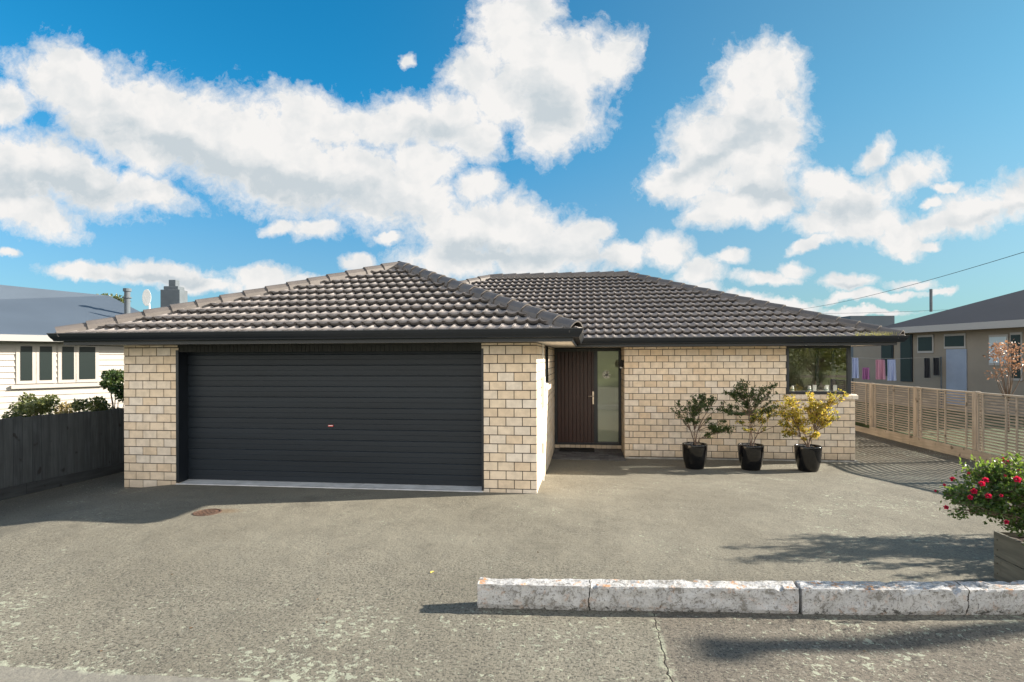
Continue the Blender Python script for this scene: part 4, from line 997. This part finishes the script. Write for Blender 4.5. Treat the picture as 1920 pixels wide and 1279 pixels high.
mm=Matrix.Translation(q)@Matrix.Rotation(R(-12),4,'Y')@Matrix.Rotation(R(80),4,'X')@Matrix.Rotation(0,4,'Z')@Matrix.Diagonal((.62,1.1,1,1)); b.v=[tuple(mm@Vector(v)) for v in b.v]
b.tube([(q.x,q.y+.1,3.3),(q.x,q.y+.05,4.2)],.025,8); b.build('satellite_dish',M['white'],N1,smooth=True)

def tree(name,label,cat,base,clumps,m,leafL,trunk_r,grp=None,seed=1):
    random.seed(seed); base=Vector(base); t=thing(name,label,cat,base,grp); wb,lb=MB(),MB()
    top=max(c[2] for c in clumps); cxm=sum(c[0] for c in clumps)/len(clumps); cym=sum(c[1] for c in clumps)/len(clumps)
    fk=Vector((base.x*.7+cxm*.3,base.y*.7+cym*.3,base.z+(top-base.z)*.35)); branch(wb,base,fk,trunk_r,trunk_r*.6,.03)
    for (x,y,z,r,n) in clumps:
        c=Vector((x,y,z)); branch(wb,fk,c,trunk_r*.45,trunk_r*.12,.08)
        for _ in range(n):
            v=rv()*r*random.random()**.45; v.z*=.8; L=leafL*random.uniform(.6,1.3); lb.leaf(c+v,(rv()+v.normalized()*.5),rv(),L,L*.6)
    wb.build('trunk',M['bark'],t,smooth=True); lb.build('crown',M[m],t); return t
def bush(px,py_,d,wpx,hpx,m,label,seed,n=2200,leafL=.075):
    # py_ = top line, sighted; grows from the ground
    random.seed(seed); cl=[]; k=d/1078.05; ztop=2-(py_-672)*k; wd=wpx*k
    for i in range(9):
        x=px+random.uniform(-.5,.5)*wpx; dd=d+random.uniform(-.4,.4); z=ztop-random.uniform(.1,1)*hpx*k; p=P2(x,dd,z); cl.append((p.x,p.y,p.z,wd*.26,n//9))
    b_=P2(px,d,0); return tree('garden_shrub',label,'shrub',(b_.x,b_.y,0),cl,m,leafL,.03,'shrubs behind the left board fence',seed)
bush(55,745,13.,60,70,'leaf_far','olive green shrub at the left edge beyond the left board fence',31)
bush(70,725,14,50,90,'leaf_far','tall green shrub beyond the left board fence under the white house windows',32)
bush(115,740,13.2,60,60,'leaf_tan','tan orange shrub beyond the left board fence right of the green ones',33)
bush(170,740,12.5,50,70,'leaf_far','loose grey green shrub beyond the left board fence near the brick pier',34)
bush(213,690,13.0,46,110,'leaf_dark','dark tall shrub beyond the left board fence touching the brick pier',35,3200)
cl=[]
random.seed(3)
for px,py in((193,551),(200,550),(207,552),(218,554),(226,553)):
    p=P2(px,44,2+(672-py)*44/1078-.4); cl.append((p.x,p.y,p.z,.55,160))
p=P2(208,44,0); tree('tree','small green treetop showing above the blue grey roof','tree',(p.x,p.y,0),cl,'leaf_far',.22,.15,seed=4)

# right neighbour
a2=P2(1560,27.5,0); c2=P2(2060,16.8,0); dn2=(c2-a2).normalized(); nn2=Vector((-dn2.y,dn2.x,0))
N2=thing('neighbour_house','beige bungalow with dark brown roof and pale fascia beyond the slat fence','house',a2)
e2=3.14; L2=(c2-a2).length
def onw2(t,off,z): v=a2+dn2*t-nn2*off; return Vector((v.x,v.y,z))
def pxw2(px):
    u=(px-960)/1078.05; r=RT*u+FW; det=dn2.x*(-r.y)-dn2.y*(-r.x); return ((-a2.x)*(-r.y)-(-a2.y)*(-r.x))/det
def at2(px,off=0):   # base point on the right neighbour's wall in a sighting column
    t_=pxw2(px); return onw2(t_,off,0)
tl=pxw2(1640)
b=MB(); slab(b,at2(1600),c2,7,0,e2); b.build('wall',M['nbeige'],N2)
tE=pxw2(1655)
b=MB(); E0,E1=onw2(tE,.6,e2),onw2(L2+.5,.6,e2); G0,G1=onw2(tE,-7.5,e2),onw2(L2+.5,-7.5,e2); Q0,Q1=onw2(tE+3.4,-3.4,4.62),onw2(L2-2,-3.4,4.62)
b.quad(E0,E1,Q1,Q0); b.quad(E1,G1,Q1); b.quad(G1,G0,Q0,Q1); b.quad(G0,E0,Q0); b.quad(E0,G0,G1,E1); b.build('roof',M['nbrown'],N2)
b=MB(); slab(b,onw2(tE,.63,0),onw2(L2+.5,.63,0),.1,e2-.2,e2+.04); b.build('fascia',M['nfascia'],N2)
def opening2(p0,p1,z0,z1,name,m,pane=None):
    b=MB(); slab(b,at2(p0,.05),at2(p1,.05),.04,z0,z1); o=b.build(name,m,N2)
    if pane:
        b=MB(); slab(b,at2(p0+2,.065),at2(p1-2,.065),.01,z0+.08,z1-.08); b.build('pane',pane,o)
opening2(1722,1752,2.15,2.85,'window',M['nfascia'],M['farglass'])
opening2(1772,1812,2.3,2.85,'window',M['nfascia'],M['farglass'])
opening2(1776,1814,.2,2.28,'door',M['nblue'])
M['curtain']=mat('pale blue curtained window',(.38,.46,.52),.3)
opening2(1856,1892,1.7,2.75,'window',M['nfascia'],M['curtain'])
opening2(1896,1918,1.2,2.8,'window',M['nfascia'],M['farglass'])
opening2(1690,1712,1.0,2.9,'window',M['trim'],M['farglass'])
opening2(1654,1676,1.2,2.8,'window',M['trim'],M['farglass'])
q=P2(1746,25.5,0); b=MB(); b.tube([(q.x,q.y,4.0),(q.x,q.y,5.0)],.06,8); b.build('mast',M['nchim'],N2)
# far garage roof glimpsed over the eave corner
a3=P2(1600,38,0); c3=P2(1677,38,0)
N3=thing('far_house','small grey roofed house far behind the corner of the eaves','house',a3)
b=MB(); slab(b,a3,c3,6,0,3.6); b.build('wall',M['nchim'],N3)
b=MB(); slab(b,P2(1595,37.6,0),P2(1677.5,37.6,0),6.5,3.6,4.7); b.build('roof',M['nroof'],N3)
# dark boundary fence on the far side of the slat fence
DFx=P2(1575,27.5,0); DF2=P2(2100,17.5,0)
N4=thing('board_fence','dark stained boundary fence behind the pale slat fence','fence',DFx)
b=MB(); slab(b,DFx,DF2,.05,0,1.07); b.build('boards',M['darkfence'],N4)
b=MB(); slab(b,DFx+Vector((0,0,0)),DF2,.09,1.0705,1.10); b.build('rail',M['darkfence'],N4)
# washing line and its clothes
M['pink']=mat('magenta cloth',(.30,.12,.28),.9); M['rosec']=mat('dusty pink cloth',(.42,.22,.30),.9); M['bluec']=mat('pale blue cloth',(.35,.42,.62),.9); M['darkc']=mat('dark cloth',(.03,.035,.045),.9)
CLN=thing('washing_line','washing line strung with clothes behind the eaves corner','washing line',P2(1600,21.6,0))
b=MB(); p,q=P2(1596,21.8,1.98),P2(1765,21.8,2.0)
b.tube([p,(p+q)/2-Vector((0,0,.06)),q],.006,6); b.build('line',M['nfascia'],CLN)
b=MB(); b.tube([(p.x,p.y,0),p],.03,8); b.tube([(q.x,q.y,0),q],.03,8); b.build('post',M['nchim'],CLN)
def cloth(px0,px1,z0,z1,m,lab):
    b=MB(); n=8; vs=[]
    for i in range(n+1):
        pp=P2(px0+(px1-px0)*i/n,21.8+.05*math.sin(i*1.7),0)
        for z in(z0,(z0+z1)/2,z1): vs.append((pp.x,pp.y+.03*math.sin(i+z*3),z))
    b.add(vs,[(i*3+j,(i+1)*3+j,(i+1)*3+j+1,i*3+j+1) for i in range(n) for j in(0,1)]); o=b.build('garment',M[m])
    md=o.modifiers.new('solid','SOLIDIFY'); md.thickness=.012; tag(o,lab,'garment','clothes on the washing line')
cloth(1598,1610,1.2,1.97,'bluec','pale blue cloth at the left end of the washing line')
cloth(1617,1630,1.15,1.6,'pink','magenta garment on the washing line'); cloth(1642,1660,1.15,1.9,'rosec','dusty pink towel on the washing line'); cloth(1664,1680,1.1,1.9,'bluec','pale blue towel right of the pink one on the washing line')
cloth(1733,1744,1.2,1.95,'darkc','dark trousers on the right part of the washing line'); cloth(1750,1761,1.3,1.96,'darkc','dark garment at the right end of the washing line')
cl=[]
random.seed(8)
for i in range(12):
    p=P2(random.uniform(1858,1925),15.0+random.uniform(-.3,.3),2-(random.uniform(650,705)-672)*15.2/1078); cl.append((p.x,p.y,p.z,.2,60))
p=P2(1890,15.2,0); tree('autumn_shrub','orange leaved shrub in front of the beige bungalow at the right edge','shrub',(p.x,p.y,0),cl,'orange',.07,.03,seed=9)

def street_tree(x,y,h,r,seed,lab,m='leaf_mid'):
    random.seed(seed); cl=[(x+random.uniform(-r,r),y+random.uniform(-r,r),h-random.uniform(.2,1)*h*.6,r*.55,420) for _ in range(12)]
    tree('street_tree',lab,'tree',(x,y,0),cl,m,.16,.14,'trees across the street',seed)
street_tree(12.6,-9,3.6,1.7,41,'green tree across the street mirrored in the corner window')
street_tree(16.2,-12,4.6,2.2,42,'taller green tree across the street right of the mirrored one','leaf_far')
street_tree(9.2,-13,3.2,1.6,43,'small golden tree across the street left of the mirrored one','leaf_gold')
FBk=thing('street_fence','pale timber rail fence across the street','fence',(11,-6.5,0))
for k in range(7):
    b=MB(); b.box(6+2*k,6.1+2*k,-6.55,-6.45,-.1,1.1); b.build('post',M['wood_rail'],FBk)
for z in(.45,.95):
    b=MB(); b.box(5.9,18.2,-6.44,-6.41,z,z+.12); b.build('rail',M['wood_rail'],FBk)
# wires and pole
PB=Vector((9.6,5.25,0))
PL=thing('power_pole','slim timber power pole standing right of the drive','power pole',PB+Vector((5,2.5,0)))
pb=PB+Vector((5,2.5,0))
b=MB(); b.tube([(pb.x,pb.y,-.3),(pb.x,pb.y,6.1)],[.13,.10],14); b.build('pole',M['bark'],PL,smooth=True)
b=MB(); b.box(pb.x-.16,pb.x+.16,pb.y-.16,pb.y+.16,6.11,6.15); b.build('cap',M['nchim'],PL)
M['wire']=mat('dark cable',(.03,.035,.04),.6)
def wire(p,q,sag,lab,r=.012):
    pts=[Vector(p).lerp(Vector(q),i/16)-Vector((0,0,sag*4*(i/16)*(1-i/16))) for i in range(17)]
    b=MB(); b.tube(pts,r,5); tag(b.build('overhead_wire',M['wire']),lab,'wire','overhead wires at the right')
wire(P2(2000,22,2+(672-452)*22/1078),P2(1500,60,2+(672-582)*60/1078),.35,'thin overhead wire rising to the right edge above the brown roof',.014)
wire(P2(1990,40,2+(672-572)*40/1078),P2(1500,60,2+(672-590)*60/1078),.2,'lower thin overhead wire just above the eaves corner',.012)
